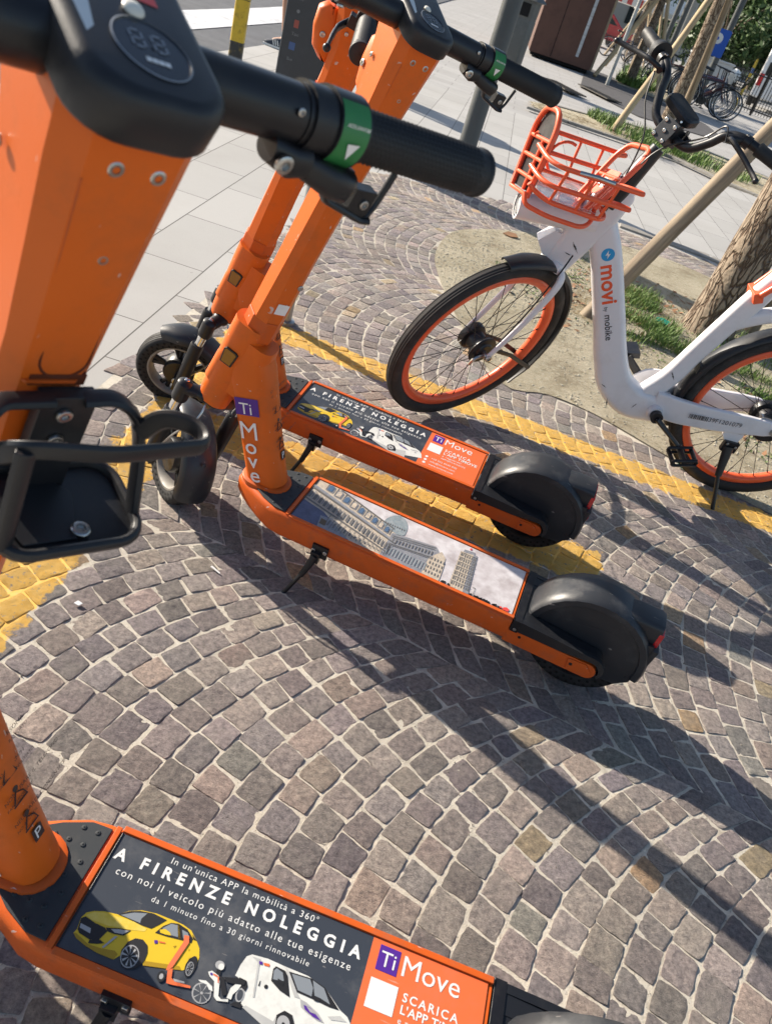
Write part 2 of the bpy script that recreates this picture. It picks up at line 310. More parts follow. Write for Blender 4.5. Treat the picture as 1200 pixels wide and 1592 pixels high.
# porphyry setts laid in segmental arches, every sett a small rough block
random.seed(7)
PAL=[(.275,.238,.223),(.245,.214,.208),(.30,.258,.238),(.225,.200,.200),(.325,.278,.25),(.26,.232,.220),(.345,.28,.245),(.255,.245,.222),(.39,.275,.17),(.36,.29,.20)]
PW=[20,18,16,12,12,10,9,2.5,1.2,2.0]
def cobbles():
    V=[];Fc=[];A=[]
    ROT=R(-12); cr_,sr_=math.cos(ROT),math.sin(ROT)
    cus=[-1.15,.08,1.34,2.46,3.70,5.10,6.55,7.9,9.2]; s=.0650; HA=R(43)
    for k in range(len(cus)-1):
        m_=(cus[k]+cus[k+1])/2; hw=(cus[k+1]-cus[k])/2; RR=hw/math.sin(HA); ph=random.uniform(0,s)
        x0=-3.6+ph; nrow=118
        ds=[0]; 
        for i in range(nrow+1): ds.append(ds[-1]+s*random.uniform(.94,1.06))
        def onarc(i,th): return Vector((x0+ds[i]+RR*(1-math.cos(th)), m_+RR*math.sin(th)))
        def nextarc(i,th):
            P=onarc(i,th); sh=ds[i+1]-ds[i]; cx=x0+ds[i+1]+RR
            n=Vector((math.cos(th),-math.sin(th))); dv=P-Vector((cx,m_)); bb=dv.dot(n); cc=dv.dot(dv)-RR*RR
            t=-bb-math.sqrt(max(0,bb*bb-cc)); Q=P+n*t; Sx=P+Vector((sh,0)); w_=min(1,abs(th)/HA)**9
            return Q*(1-w_)+Sx*w_
        for i in range(nrow):
            th0=i%2*.5; ns=max(8,round(RR*2*HA/random.uniform(.066,.076))); ed=[-HA+2*HA*(j/ns)+(random.uniform(-.12,.12)*2*HA/ns if 0<j<ns else 0) for j in range(ns+1)]
            for j in range(ns):
                a,b_=ed[j],ed[j+1]
                q=[onarc(i,a),onarc(i,b_),nextarc(i,b_),nextarc(i,a)]
                q=[Vector((p.x*cr_-p.y*sr_,p.x*sr_+p.y*cr_)) for p in q]
                c=sum(q,Vector((0,0)))/4
                if not inside((c.x,c.y),COB) or c.y<.12 or c.x<-.97 or inside((c.x,c.y),BED1): continue
                ux=(q[3]+q[2]-q[0]-q[1])/2; uy=(q[1]+q[2]-q[0]-q[3])/2
                gx=random.uniform(.0030,.0056)/max(ux.length,.01); gy=random.uniform(.0026,.0048)/max(uy.length,.01)
                rt=random.uniform(-.05,.05); q=[c+Vector(((p-c).x*math.cos(rt)-(p-c).y*math.sin(rt),(p-c).x*math.sin(rt)+(p-c).y*math.cos(rt)))+Vector((random.uniform(-.0036,.0036),random.uniform(-.0036,.0036))) for p in q]
                colr=random.choices(PAL,PW)[0]; kk=random.uniform(.92,1.45); colr=(colr[0]*kk,colr[1]*kk*random.uniform(.97,1.03),colr[2]*kk*random.uniform(.95,1.05),1)
                tx,ty=random.uniform(-1,1)*.0011,random.uniform(-1,1)*.0011; hz=random.uniform(-.0007,.0007)
                o=len(V); g=11 if c.y<1.5 else (8 if c.y<2.6 else 6)
                sd=random.uniform(0,99); pw=random.uniform(7,16); amp=.045; TT=[-1.0,-.975]+[-.90+1.80*q/(g-4) for q in range(g-3)]+[.975,1.0]
                for iu in range(g+1):
                    for iv in range(g+1):
                        u=TT[iu]; v=TT[iv]
                        uu,vv=u,v
                        mxv=max(abs(uu),abs(vv)); rr=(abs(uu)**pw+abs(vv)**pw)**(1/pw)
                        if rr>0: uu*=mxv/rr; vv*=mxv/rr
                        w_=1+amp*noise.noise(Vector((uu*1.7+sd,vv*1.7,sd)))+.045*noise.noise(Vector((uu*5.5+sd,vv*5.5,sd)))+.02*noise.noise(Vector((uu*14+sd,vv*14,sd)))
                        uu*=(1-gx)*w_; vv*=(1-gy)*w_
                        U=(uu+1)/2;Vv=(vv+1)/2
                        p=q[0]*(1-U)*(1-Vv)+q[3]*U*(1-Vv)+q[1]*(1-U)*Vv+q[2]*U*Vv
                        e=max(abs(u),abs(v)); 
                        z=hz-.010 if e>.99 else hz-.0010*(e**10)+.0016*noise.noise(Vector((p.x*55,p.y*55,sd)))+.0010*noise.noise(Vector((p.x*150,p.y*150,sd)))
                        z+=uu*tx+vv*ty
                        V.append((p.x,p.y,z))
                for iu in range(g):
                    for iv in range(g):
                        a0=o+iu*(g+1)+iv; Fc.append((a0,a0+g+1,a0+g+2,a0+1)); A.append(colr)
    b=MB(); b.v=[Vector(p) for p in V]; b.f=Fc; b.m=[0]*len(Fc)
    o=b.build('cobblestone_paving',g_stone,smooth=60,attr=A); return tag(o,kind='structure')
cobbles()
m_grit=mat('grit',(.12,.10,.08),.9,c2=(.45,.42,.36),vscale=25)
rs=random.Random(77); b=MB()
for i in range(2600):
    x=rs.uniform(-.93,2.2); y=rs.uniform(.3,3.6)
    if inside((x,y),BED1) or not inside((x,y),COB): continue
    if noise.noise(Vector((x*2.2,y*2.2,9)))<-.15: continue
    s_=rs.uniform(.0006,.0019); 
    if rs.random()<.03: s_*=2
    a=rs.uniform(0,3.14); ca,sa=math.cos(a)*s_,math.sin(a)*s_; z=.0012; el=rs.uniform(.5,1)
    b.add([(x-ca,y-sa,z-.003),(x+sa*el,y-ca*el,z-.003),(x+ca,y+sa,z-.003),(x-sa*el,y+ca*el,z-.003),(x,y,z+s_*.8)],[(0,1,4),(1,2,4),(2,3,4),(3,0,4)],0)
o=b.build('grit',m_grit,smooth=0); tag(o,'fine grit and crumbs scattered over the setts',kind='stuff')
# road, kerb and crossing at the far left
sheet('road',[(-60,-20),(-2.975,-20),(-2.965,11.2),(-3.1,15.2),(-3.7,24),(-4.6,40),(-7,90),(-60,90)],-.010,g_asph)
m_cross=mat('crossing_paint',(.66,.67,.68),.7,var=.2,vscale=4,dirt=(.2,.2,.21),dscale=3.5,damt=.8,bump=.001,bscale=150)
for pts in ([(-4.08,4.6),(-3.55,4.5),(-3.54,12),(-3.66,21),(-4.35,21.5),(-4.14,12.8)],[(-5.3,4.4),(-4.75,4.4),(-4.9,13),(-5.2,22),(-5.9,22),(-5.5,13)],[(-6.5,4.4),(-5.95,4.4),(-6.3,13),(-6.8,22),(-7.6,22),(-6.9,13)]):
    sheet('crossing_stripe',pts,-.004,m_cross)
# ------------------------------------------------------------------ e-scooters
XH,ZH,RK=.5657,1.1684,R(16.743)
AX=Vector((-math.sin(RK),0,math.cos(RK)))
def scooter_matrix(x,y,yaw,lean):
    c,n=math.cos(yaw),math.sin(yaw); ex=Vector((c,n,0)); e0=Vector((-n,c,0)); z=Vector((0,0,1))
    ey=e0*math.cos(lean)-z*math.sin(lean); ez=e0*math.sin(lean)+z*math.cos(lean)
    return Matrix(((ex.x,ey.x,ez.x,x),(ex.y,ey.y,ez.y,y),(ex.z,ey.z,ez.z,0),(0,0,0,1)))
def steer_matrix(delta,yo=-.012):
    Q=Matrix.Rotation(-delta,3,AX); Y=Q@Vector((0,1,0)); X=Y.cross(AX)
    C=Vector((XH,0,ZH))+Y*yo
    return Matrix(((X.x,Y.x,AX.x,C.x),(X.y,Y.y,AX.y,C.y),(X.z,Y.z,AX.z,C.z),(0,0,0,1)))
PM=Matrix(((-1,0,0,.558),(0,-1,0,.09),(0,0,1,0),(0,0,0,1)))   # print (u,v) -> deck
def pz(z): 
    m=PM.copy(); m[2][3]=z; return m
p_blk=mat('print_dark',(.035,.042,.055),.42,dirt=(.14,.14,.14),dscale=12,damt=.45,bump=.00005,bscale=800,scr=.25)
p_org=mat('print_orange',(.72,.135,.04),.42,dirt=(.35,.15,.10),dscale=12,damt=.35,scr=.3)
p_yel=mat('print_yellow',(.62,.42,.02),.4); p_yel2=mat('print_yellow_dark',(.34,.21,.01),.4); p_wht=mat('print_white',(.62,.62,.58),.42,dirt=(.3,.3,.28),dscale=30,damt=.5)
p_gls=mat('print_glass',(.05,.055,.06),.35); p_gl2=mat('print_glass_light',(.20,.22,.24),.35); p_tyr=mat('print_tyre',(.012,.012,.014),.5); p_gry=mat('print_grey',(.33,.33,.33),.4); p_txt=mat('print_letters',(.66,.66,.64),.45)
p_sky=mat('print_sky',(.56,.53,.54),.42,c2=(.36,.32,.32),vscale=32,dirt=(.72,.71,.72),dscale=18,damt=.6)
p_mar=mat('print_marble',(.52,.43,.32),.42,c2=(.33,.29,.25),vscale=120,dirt=(.62,.58,.5),dscale=80,damt=.4); p_mar2=mat('print_marble_shade',(.16,.17,.20),.42,c2=(.26,.26,.27),vscale=120); p_lin=mat('print_line',(.13,.125,.12),.45); p_blu=mat('print_blue',(.07,.12,.20),.4); p_dome=mat('print_dome',(.17,.21,.23),.4,c2=(.28,.31,.32),vscale=90); p_nvy=mat('print_navy_door',(.10,.11,.19),.4,var=.4,vscale=60); p_brn=mat('print_brown',(.11,.075,.04),.4)
PMATS=[p_blk,p_org,p_yel,p_yel2,p_wht,p_gls,p_gl2,p_tyr,p_gry,p_txt,m_purple,p_lin,mat('print_yellow_light',(.72,.55,.14),.4,c2=(.60,.42,.03),vscale=60),mat('print_van_shade',(.36,.36,.35),.42,c2=(.46,.46,.44),vscale=40)]
ART=[('Y',1,[(0.0145,0.0311),(0.0159,0.0364),(0.0131,0.0509),(0.0159,0.0584),(0.0234,0.0634),(0.0355,0.0678),(0.0539,0.0707),(0.0638,0.0795),(0.0782,0.0862),(0.0977,0.0895),(0.1189,0.0898),(0.1361,0.0895),(0.1492,0.0867),(0.1611,0.0775),(0.1683,0.0706),(0.1729,0.0609),(0.1736,0.0517),(0.172,0.0465),(0.1584,0.0389),(0.1394,0.0341),(0.1123,0.0276),(0.1061,0.0353),(0.0799,0.0272),(0.0755,0.0209),(0.0532,0.0207),(0.0354,0.0231),(0.0208,0.0269)]),('D',2,[(0.0145,0.0311),(0.0174,0.0322),(0.0378,0.0259),(0.0555,0.0271),(0.0718,0.0306),(0.0774,0.0281),(0.0755,0.0209),(0.0532,0.0207),(0.0354,0.0231),(0.0208,0.0269)]),('l',2,[(0.0167,0.0553),(0.0241,0.0622),(0.0365,0.0662),(0.0565,0.0681),(0.0765,0.07),(0.0957,0.0677),(0.0944,0.0642),(0.0763,0.0591),(0.0479,0.0538),(0.0277,0.0527)]),('K',3,[(0.0136,0.0501),(0.0177,0.0537),(0.033,0.0509),(0.0468,0.0505),(0.0517,0.0475),(0.0471,0.0342),(0.0366,0.0311),(0.0208,0.0335),(0.0167,0.0367)]),('K',3,[(0.0368,0.0308),(0.0485,0.0354),(0.0556,0.0338),(0.0477,0.0298),(0.0373,0.0267)]),('S',4,[(0.0165,0.0444),(0.0312,0.0434),(0.0337,0.0376),(0.0182,0.0393)]),('K',3,[(0.0476,0.0508),(0.0634,0.056),(0.0784,0.059),(0.073,0.0501),(0.06,0.0475),(0.0517,0.0475)]),('S',4,[(0.0545,0.0515),(0.0649,0.0552),(0.0761,0.0575),(0.0713,0.0513),(0.061,0.0492)]),('S',4,[(0.0631,0.0456),(0.0667,0.0466),(0.0578,0.0284),(0.0551,0.0285)]),('K',3,[(0.0534,0.0705),(0.0648,0.0795),(0.0769,0.0847),(0.0942,0.0881),(0.1141,0.0869),(0.1066,0.0769),(0.1007,0.0701),(0.0874,0.0694),(0.0677,0.0706)]),('g',4,[(0.0568,0.0712),(0.071,0.0799),(0.0872,0.0853),(0.0833,0.0767),(0.0843,0.0711),(0.0695,0.0712)]),('K',3,[(0.1074,0.0674),(0.1131,0.0785),(0.1209,0.0859),(0.1304,0.0883),(0.1444,0.0858),(0.1555,0.0783),(0.1561,0.0727),(0.1431,0.0715),(0.1235,0.0687)]),('g',4,[(0.1135,0.0757),(0.1215,0.0848),(0.1298,0.086),(0.137,0.073),(0.1222,0.0712)]),('g',4,[(0.1376,0.0831),(0.146,0.0824),(0.1519,0.0769),(0.144,0.0738)]),('Y',5,[(0.1113,0.0728),(0.1175,0.0762),(0.1252,0.0743),(0.1279,0.0715),(0.1207,0.07),(0.1135,0.0697)]),('D',3,[(0.1294,0.0869),(0.1322,0.088),(0.1411,0.0721),(0.1384,0.0716)]),('K',3,[(0.1522,0.0829),(0.1611,0.0775),(0.1566,0.0773)]),('P',4,[(0.1108,0.059),(0.1148,0.0605),(0.1167,0.057),(0.113,0.0554)]),('O',4,[(0.1166,0.0602),(0.1251,0.0616),(0.1254,0.0602),(0.1175,0.0586)]),('D',3,[(0.1359,0.061),(0.1398,0.0634),(0.1387,0.0595)]),('D',3,[(0.1558,0.0648),(0.1578,0.065),(0.157,0.0628)]),('D',3,[(0.1115,0.0328),(0.137,0.0388),(0.1545,0.0426),(0.1582,0.0392),(0.1394,0.0341),(0.1123,0.0276)]),('T',4,[(0.0821,0.0234),(0.079,0.0343),(0.0817,0.0458),(0.0882,0.0527),(0.0977,0.0544),(0.1061,0.0504),(0.1103,0.0426),(0.1111,0.0335),(0.1094,0.0255),(0.1045,0.0197),(0.0962,0.0165),(0.0885,0.0176)]),('T',4,[(0.1618,0.0402),(0.1606,0.0468),(0.1618,0.0548),(0.1665,0.06),(0.1696,0.06),(0.1724,0.0569),(0.1744,0.0502),(0.1739,0.0426),(0.1714,0.0353),(0.1671,0.0337)]),('S',5,[(0.1037,0.0314),(0.1037,0.0273),(0.1025,0.0236),(0.1004,0.0206),(0.0974,0.0186),(0.0939,0.0178),(0.0903,0.0183),(0.0868,0.02),(0.0838,0.0228),(0.0817,0.0264),(0.0805,0.0304),(0.0805,0.0346),(0.0816,0.0384),(0.0837,0.0414),(0.0867,0.0435),(0.0903,0.0443),(0.094,0.0438),(0.0975,0.042),(0.1005,0.0392),(0.1026,0.0355)]),('T',6,[(0.1024,0.0314),(0.1024,0.0277),(0.1014,0.0243),(0.0995,0.0216),(0.0968,0.0198),(0.0938,0.0191),(0.0905,0.0195),(0.0874,0.0211),(0.0848,0.0236),(0.0828,0.0268),(0.0818,0.0305),(0.0818,0.0342),(0.0827,0.0376),(0.0847,0.0404),(0.0873,0.0422),(0.0904,0.043),(0.0937,0.0425),(0.0969,0.0409),(0.0995,0.0383),(0.1014,0.035)]),('S',5,[(0.1721,0.0447),(0.1722,0.0421),(0.1719,0.0397),(0.1711,0.0377),(0.17,0.0364),(0.1687,0.0359),(0.1673,0.0362),(0.1659,0.0373),(0.1646,0.039),(0.1637,0.0413),(0.1631,0.0439),(0.163,0.0465),(0.1633,0.0489),(0.164,0.0509),(0.1651,0.0522),(0.1665,0.0527),(0.1679,0.0524),(0.1694,0.0513),(0.1706,0.0496),(0.1716,0.0473)]),('T',6,[(0.1712,0.0446),(0.1713,0.0424),(0.171,0.0404),(0.1704,0.0388),(0.1696,0.0377),(0.1685,0.0372),(0.1674,0.0375),(0.1663,0.0384),(0.1653,0.0399),(0.1645,0.0418),(0.164,0.044),(0.1639,0.0462),(0.1642,0.0482),(0.1647,0.0498),(0.1656,0.0509),(0.1667,0.0514),(0.1678,0.0511),(0.1689,0.0502),(0.1699,0.0487),(0.1707,0.0468)]),('S',7,[(0.0933,0.0314),(0.1,0.036),(0.1016,0.0333)]),('S',7,[(0.168,0.0444),(0.1703,0.0465),(0.1712,0.0449)]),('S',7,[(0.0935,0.0304),(0.1028,0.0284),(0.1026,0.0257)]),('S',7,[(0.1682,0.0439),(0.1721,0.042),(0.1722,0.0405)]),('S',7,[(0.0931,0.0297),(0.1006,0.0221),(0.0987,0.0207)]),('S',7,[(0.1681,0.0435),(0.1717,0.0386),(0.171,0.0379)]),('S',7,[(0.0922,0.0295),(0.0945,0.0199),(0.0917,0.0204)]),('S',7,[(0.1677,0.0435),(0.1694,0.0378),(0.1683,0.0383)]),('S',7,[(0.0913,0.0301),(0.0872,0.0228),(0.0849,0.025)]),('S',7,[(0.1674,0.0439),(0.1663,0.04),(0.1652,0.0415)]),('S',7,[(0.0908,0.031),(0.0822,0.0296),(0.0814,0.0324)]),('S',7,[(0.1671,0.0444),(0.1638,0.0443),(0.1632,0.046)]),('S',7,[(0.0909,0.0319),(0.0818,0.037),(0.0829,0.0392)]),('S',7,[(0.167,0.0449),(0.163,0.0485),(0.1633,0.0497)]),('S',7,[(0.0916,0.0323),(0.0862,0.0417),(0.0888,0.0422)]),('S',7,[(0.1673,0.0451),(0.1644,0.0508),(0.1654,0.0509)]),('S',7,[(0.0925,0.0321),(0.0935,0.0413),(0.0962,0.0398)]),('S',7,[(0.1677,0.0449),(0.1673,0.05),(0.1685,0.049)]),('O',8,[(0.1435,0.0781),(0.1498,0.079),(0.1531,0.0715),(0.1471,0.0389),(0.144,0.0331),(0.1408,0.0323),(0.1408,0.0393),(0.146,0.0697)]),('O',8,[(0.1431,0.0328),(0.1479,0.0374),(0.1513,0.0268),(0.1567,0.0243),(0.1773,0.0266),(0.1781,0.0242),(0.1567,0.0202),(0.1481,0.0193)]),('S',9,[(0.1534,0.0267),(0.1677,0.0284),(0.1692,0.0267),(0.1567,0.0243)]),('T',7,[(0.1442,0.0244),(0.1442,0.0225),(0.1438,0.0207),(0.1428,0.0193),(0.1415,0.0183),(0.14,0.0178),(0.1384,0.018),(0.1368,0.0187),(0.1354,0.02),(0.1344,0.0217),(0.1338,0.0235),(0.1338,0.0255),(0.1342,0.0273),(0.1352,0.0287),(0.1365,0.0298),(0.138,0.0302),(0.1397,0.03),(0.1413,0.0293),(0.1426,0.028),(0.1436,0.0263)]),('S',8,[(0.1416,0.0242),(0.1416,0.0232),(0.1414,0.0223),(0.141,0.0215),(0.1403,0.021),(0.1395,0.0207),(0.1387,0.0208),(0.1379,0.0212),(0.1372,0.0219),(0.1367,0.0228),(0.1364,0.0238),(0.1364,0.0248),(0.1366,0.0257),(0.1371,0.0265),(0.1377,0.027),(0.1385,0.0272),(0.1393,0.0272),(0.1401,0.0268),(0.1408,0.0261),(0.1413,0.0252)]),('W',1,[(0.2243,0.0627),(0.2257,0.0783),(0.2291,0.0914),(0.2348,0.0965),(0.2558,0.0993),(0.282,0.0986),(0.3131,0.0986),(0.3383,0.0929),(0.3652,0.0734),(0.3767,0.0688),(0.3863,0.0581),(0.3918,0.04),(0.3189,0.0018),(0.2444,0.0322),(0.2404,0.0472),(0.2304,0.0615)]),('V',2,[(0.2501,0.0333),(0.2892,0.0283),(0.2905,0.0373),(0.2983,0.0462),(0.3101,0.0444),(0.3168,0.033),(0.343,0.0425),(0.3487,0.0123),(0.2979,0.0064),(0.2467,0.0298)]),('K',3,[(0.267,0.0893),(0.2694,0.0942),(0.2829,0.093),(0.2881,0.0879),(0.2992,0.0635),(0.284,0.0668),(0.2697,0.074)]),('g',4,[(0.2687,0.0876),(0.2711,0.092),(0.2803,0.0896),(0.2853,0.0799),(0.276,0.0775),(0.2711,0.0769)]),('K',5,[(0.2768,0.0801),(0.2857,0.0789),(0.2863,0.0739),(0.2779,0.076)]),('K',3,[(0.2875,0.0943),(0.3188,0.0972),(0.3383,0.0929),(0.3642,0.0726),(0.3506,0.0714),(0.3274,0.0728),(0.3056,0.0733)]),('g',4,[(0.2919,0.0929),(0.3169,0.0953),(0.3239,0.0863),(0.3252,0.0754),(0.3059,0.0761)]),('g',4,[(0.3207,0.0955),(0.3375,0.0914),(0.3508,0.0748),(0.3371,0.0776),(0.3287,0.0778)]),('K',5,[(0.3375,0.0747),(0.3371,0.0737),(0.3363,0.0729),(0.3351,0.0722),(0.3336,0.0718),(0.332,0.0717),(0.3304,0.0718),(0.329,0.0722),(0.328,0.0729),(0.3273,0.0738),(0.3272,0.0747),(0.3275,0.0756),(0.3283,0.0765),(0.3295,0.0771),(0.331,0.0776),(0.3326,0.0777),(0.3342,0.0775),(0.3356,0.0771),(0.3367,0.0764),(0.3373,0.0756)]),('V',3,[(0.2814,0.0976),(0.2875,0.0943),(0.3056,0.0733),(0.3122,0.0672),(0.3043,0.0665),(0.292,0.0824)]),('S',3,[(0.3123,0.0668),(0.321,0.066),(0.3399,0.0586),(0.3502,0.0504),(0.3404,0.0501),(0.3237,0.0549),(0.3164,0.0577)]),('P',4,[(0.3187,0.0618),(0.329,0.0612),(0.3462,0.0511),(0.3346,0.0523),(0.3217,0.057)]),('S',5,[(0.3227,0.0611),(0.3292,0.0606),(0.3369,0.0564),(0.3294,0.0563)]),('K',3,[(0.2562,0.0678),(0.2571,0.0693),(0.2582,0.0617),(0.2562,0.0617)]),('K',3,[(0.2687,0.0649),(0.2687,0.0641),(0.2685,0.0633),(0.268,0.0626),(0.2674,0.062),(0.2666,0.0618),(0.2658,0.0618),(0.265,0.062),(0.2644,0.0625),(0.2639,0.0632),(0.2636,0.064),(0.2636,0.0649),(0.2639,0.0657),(0.2643,0.0664),(0.265,0.0669),(0.2657,0.0672),(0.2665,0.0672),(0.2673,0.067),(0.268,0.0665),(0.2685,0.0658)]),('V',3,[(0.2358,0.094),(0.2472,0.0948),(0.2569,0.0467),(0.2547,0.0459),(0.2451,0.0904)]),('P',4,[(0.2463,0.0918),(0.2511,0.0927),(0.2522,0.0888),(0.2478,0.0881)]),('O',4,[(0.2525,0.092),(0.2607,0.0935),(0.2615,0.09),(0.2541,0.0891)]),('T',3,[(0.2932,0.0244),(0.2905,0.0373),(0.2984,0.0458),(0.3089,0.0444),(0.3168,0.033),(0.3185,0.0221),(0.2993,0.0152)]),('S',4,[(0.3095,0.0335),(0.3102,0.0306),(0.31,0.0277),(0.3091,0.0252),(0.3074,0.0231),(0.3052,0.0218),(0.3026,0.0214),(0.3,0.0219),(0.2975,0.0232),(0.2954,0.0253),(0.294,0.0279),(0.2933,0.0308),(0.2934,0.0337),(0.2944,0.0363),(0.296,0.0384),(0.2983,0.0397),(0.3009,0.0401),(0.3035,0.0396),(0.306,0.0383),(0.3081,0.0362)]),('T',5,[(0.304,0.0305),(0.3042,0.0298),(0.3042,0.029),(0.3039,0.0284),(0.3035,0.0279),(0.303,0.0276),(0.3023,0.0275),(0.3017,0.0276),(0.301,0.0279),(0.3005,0.0284),(0.3002,0.0291),(0.3,0.0298),(0.3,0.0305),(0.3003,0.0312),(0.3007,0.0317),(0.3012,0.032),(0.3019,0.0321),(0.3025,0.032),(0.3032,0.0317),(0.3037,0.0311)]),('S',4,[(0.3711,0.0548),(0.3712,0.0541),(0.371,0.0535),(0.3705,0.0528),(0.3699,0.0523),(0.3691,0.0519),(0.3682,0.0517),(0.3674,0.0517),(0.3667,0.0519),(0.3661,0.0523),(0.3658,0.0529),(0.3657,0.0535),(0.3659,0.0542),(0.3664,0.0548),(0.367,0.0554),(0.3678,0.0557),(0.3687,0.056),(0.3695,0.0559),(0.3703,0.0557),(0.3708,0.0553)]),('V',3,[(0.352,0.0598),(0.3674,0.0665),(0.3774,0.0625),(0.3578,0.0575)]),('K',4,[(0.23,0.0625),(0.2404,0.0619),(0.2444,0.0554),(0.2435,0.0488),(0.2357,0.0522)]),('S',3,[(0.2056,0.0278),(0.2057,0.0245),(0.205,0.0213),(0.2035,0.0184),(0.2013,0.0161),(0.1986,0.0145),(0.1956,0.0136),(0.1924,0.0136),(0.1893,0.0145),(0.1864,0.0162),(0.184,0.0185),(0.1823,0.0214),(0.1813,0.0246),(0.1811,0.028),(0.1817,0.0312),(0.1832,0.0342),(0.1854,0.0365),(0.1881,0.0382),(0.1912,0.0391),(0.1945,0.0391),(0.1977,0.0382),(0.2006,0.0365),(0.2029,0.034),(0.2047,0.0311)]),('B',4,[(0.2038,0.0276),(0.2039,0.0247),(0.2033,0.0219),(0.2021,0.0194),(0.2002,0.0173),(0.1979,0.0159),(0.1953,0.0152),(0.1926,0.0152),(0.1899,0.016),(0.1875,0.0174),(0.1854,0.0195),(0.1839,0.022),(0.1831,0.0249),(0.1829,0.0278),(0.1834,0.0306),(0.1847,0.0332),(0.1865,0.0353),(0.1889,0.0367),(0.1915,0.0375),(0.1943,0.0375),(0.197,0.0367),(0.1995,0.0351),(0.2015,0.033),(0.203,0.0305)]),('S',6,[(0.1951,0.0269),(0.1953,0.0258),(0.1947,0.0248),(0.1937,0.0245),(0.1925,0.0247),(0.1917,0.0256),(0.1916,0.0267),(0.1921,0.0276),(0.1932,0.028),(0.1943,0.0277)]),('W',6,[(0.183,0.0396),(0.1925,0.0423),(0.2025,0.0386),(0.2055,0.0331),(0.2004,0.0334),(0.1952,0.0381),(0.187,0.038)]),('W',6,[(0.1906,0.0533),(0.1946,0.0567),(0.2046,0.0541),(0.2088,0.0477),(0.2141,0.0308),(0.2189,0.0283),(0.2273,0.0318),(0.228,0.0284),(0.2143,0.0248),(0.2092,0.0279),(0.2024,0.0453),(0.1943,0.0491)]),('W',6,[(0.2245,0.0325),(0.2247,0.0458),(0.2299,0.0541),(0.2361,0.0541),(0.2343,0.0468),(0.2302,0.039),(0.2306,0.0326)]),('K',6,[(0.2057,0.0545),(0.212,0.0546),(0.2238,0.0366),(0.2183,0.0324)]),('K',7,[(0.2118,0.055),(0.2282,0.0607),(0.2397,0.0605),(0.2394,0.0554),(0.2247,0.0514),(0.2163,0.0505)]),('S',6,[(0.2069,0.0692),(0.2073,0.0675),(0.2072,0.0658),(0.2065,0.0642),(0.2052,0.0628),(0.2036,0.0619),(0.2017,0.0615),(0.1998,0.0616),(0.1981,0.0623),(0.1966,0.0634),(0.1956,0.0649),(0.1951,0.0666),(0.1953,0.0683),(0.196,0.07),(0.1972,0.0713),(0.1989,0.0722),(0.2007,0.0726),(0.2027,0.0725),(0.2044,0.0718),(0.2059,0.0707)]),('W',7,[(0.2074,0.066),(0.2074,0.0646),(0.2069,0.0634),(0.2062,0.0624),(0.2052,0.0617),(0.2041,0.0614),(0.2029,0.0615),(0.2018,0.062),(0.2009,0.0629),(0.2002,0.064),(0.1999,0.0653),(0.2,0.0667),(0.2004,0.0679),(0.2011,0.0689),(0.2021,0.0696),(0.2032,0.0699),(0.2044,0.0698),(0.2055,0.0693),(0.2064,0.0684),(0.2071,0.0673)]),('K',6,[(0.2,0.0603),(0.2052,0.0612),(0.2068,0.0549),(0.2001,0.0558)]),('P',8,[(0.1973,0.0531),(0.1973,0.0518),(0.1963,0.0509),(0.1948,0.0509),(0.1938,0.0518),(0.1938,0.0531),(0.1948,0.054),(0.1962,0.054)]),('O',8,[(0.1977,0.0542),(0.2036,0.0537),(0.204,0.0516),(0.1982,0.0521)]),('O',8,[(0.204,0.0527),(0.2062,0.0524),(0.2084,0.0453),(0.2069,0.0454)]),('S',3,[(0.2443,0.0427),(0.2443,0.0399),(0.2437,0.0373),(0.2426,0.0352),(0.2411,0.0338),(0.2395,0.0333),(0.2378,0.0335),(0.2361,0.0347),(0.2348,0.0365),(0.2338,0.039),(0.2333,0.0417),(0.2334,0.0445),(0.2339,0.0471),(0.235,0.0493),(0.2365,0.0507),(0.2381,0.0513),(0.2399,0.051),(0.2415,0.0498),(0.2429,0.0479),(0.2439,0.0455)]),('B',4,[(0.2425,0.0425),(0.2425,0.0404),(0.2421,0.0384),(0.2414,0.0368),(0.2404,0.0357),(0.2393,0.0353),(0.2382,0.0355),(0.2371,0.0364),(0.2362,0.0379),(0.2355,0.0398),(0.2351,0.0419),(0.2352,0.0441),(0.2355,0.0461),(0.2362,0.0477),(0.2372,0.0488),(0.2383,0.0492),(0.2395,0.049),(0.2406,0.0481),(0.2415,0.0466),(0.2422,0.0447)]),('K',5,[(0.2357,0.0323),(0.2455,0.0326),(0.2453,0.0272),(0.231,0.0262)]),('S',5,[(0.1944,0.0266),(0.2032,0.0306),(0.2038,0.0293)]),('S',5,[(0.1945,0.0256),(0.2039,0.0208),(0.2034,0.0196)]),('S',5,[(0.1937,0.0251),(0.1968,0.0151),(0.1955,0.015)]),('S',5,[(0.1927,0.0254),(0.1872,0.0178),(0.1861,0.0187)]),('S',5,[(0.1923,0.0264),(0.1821,0.0268),(0.1821,0.0282)]),('S',5,[(0.1927,0.0272),(0.1856,0.0356),(0.1866,0.0363)]),('S',5,[(0.1937,0.0273),(0.195,0.0373),(0.1964,0.0368)])]

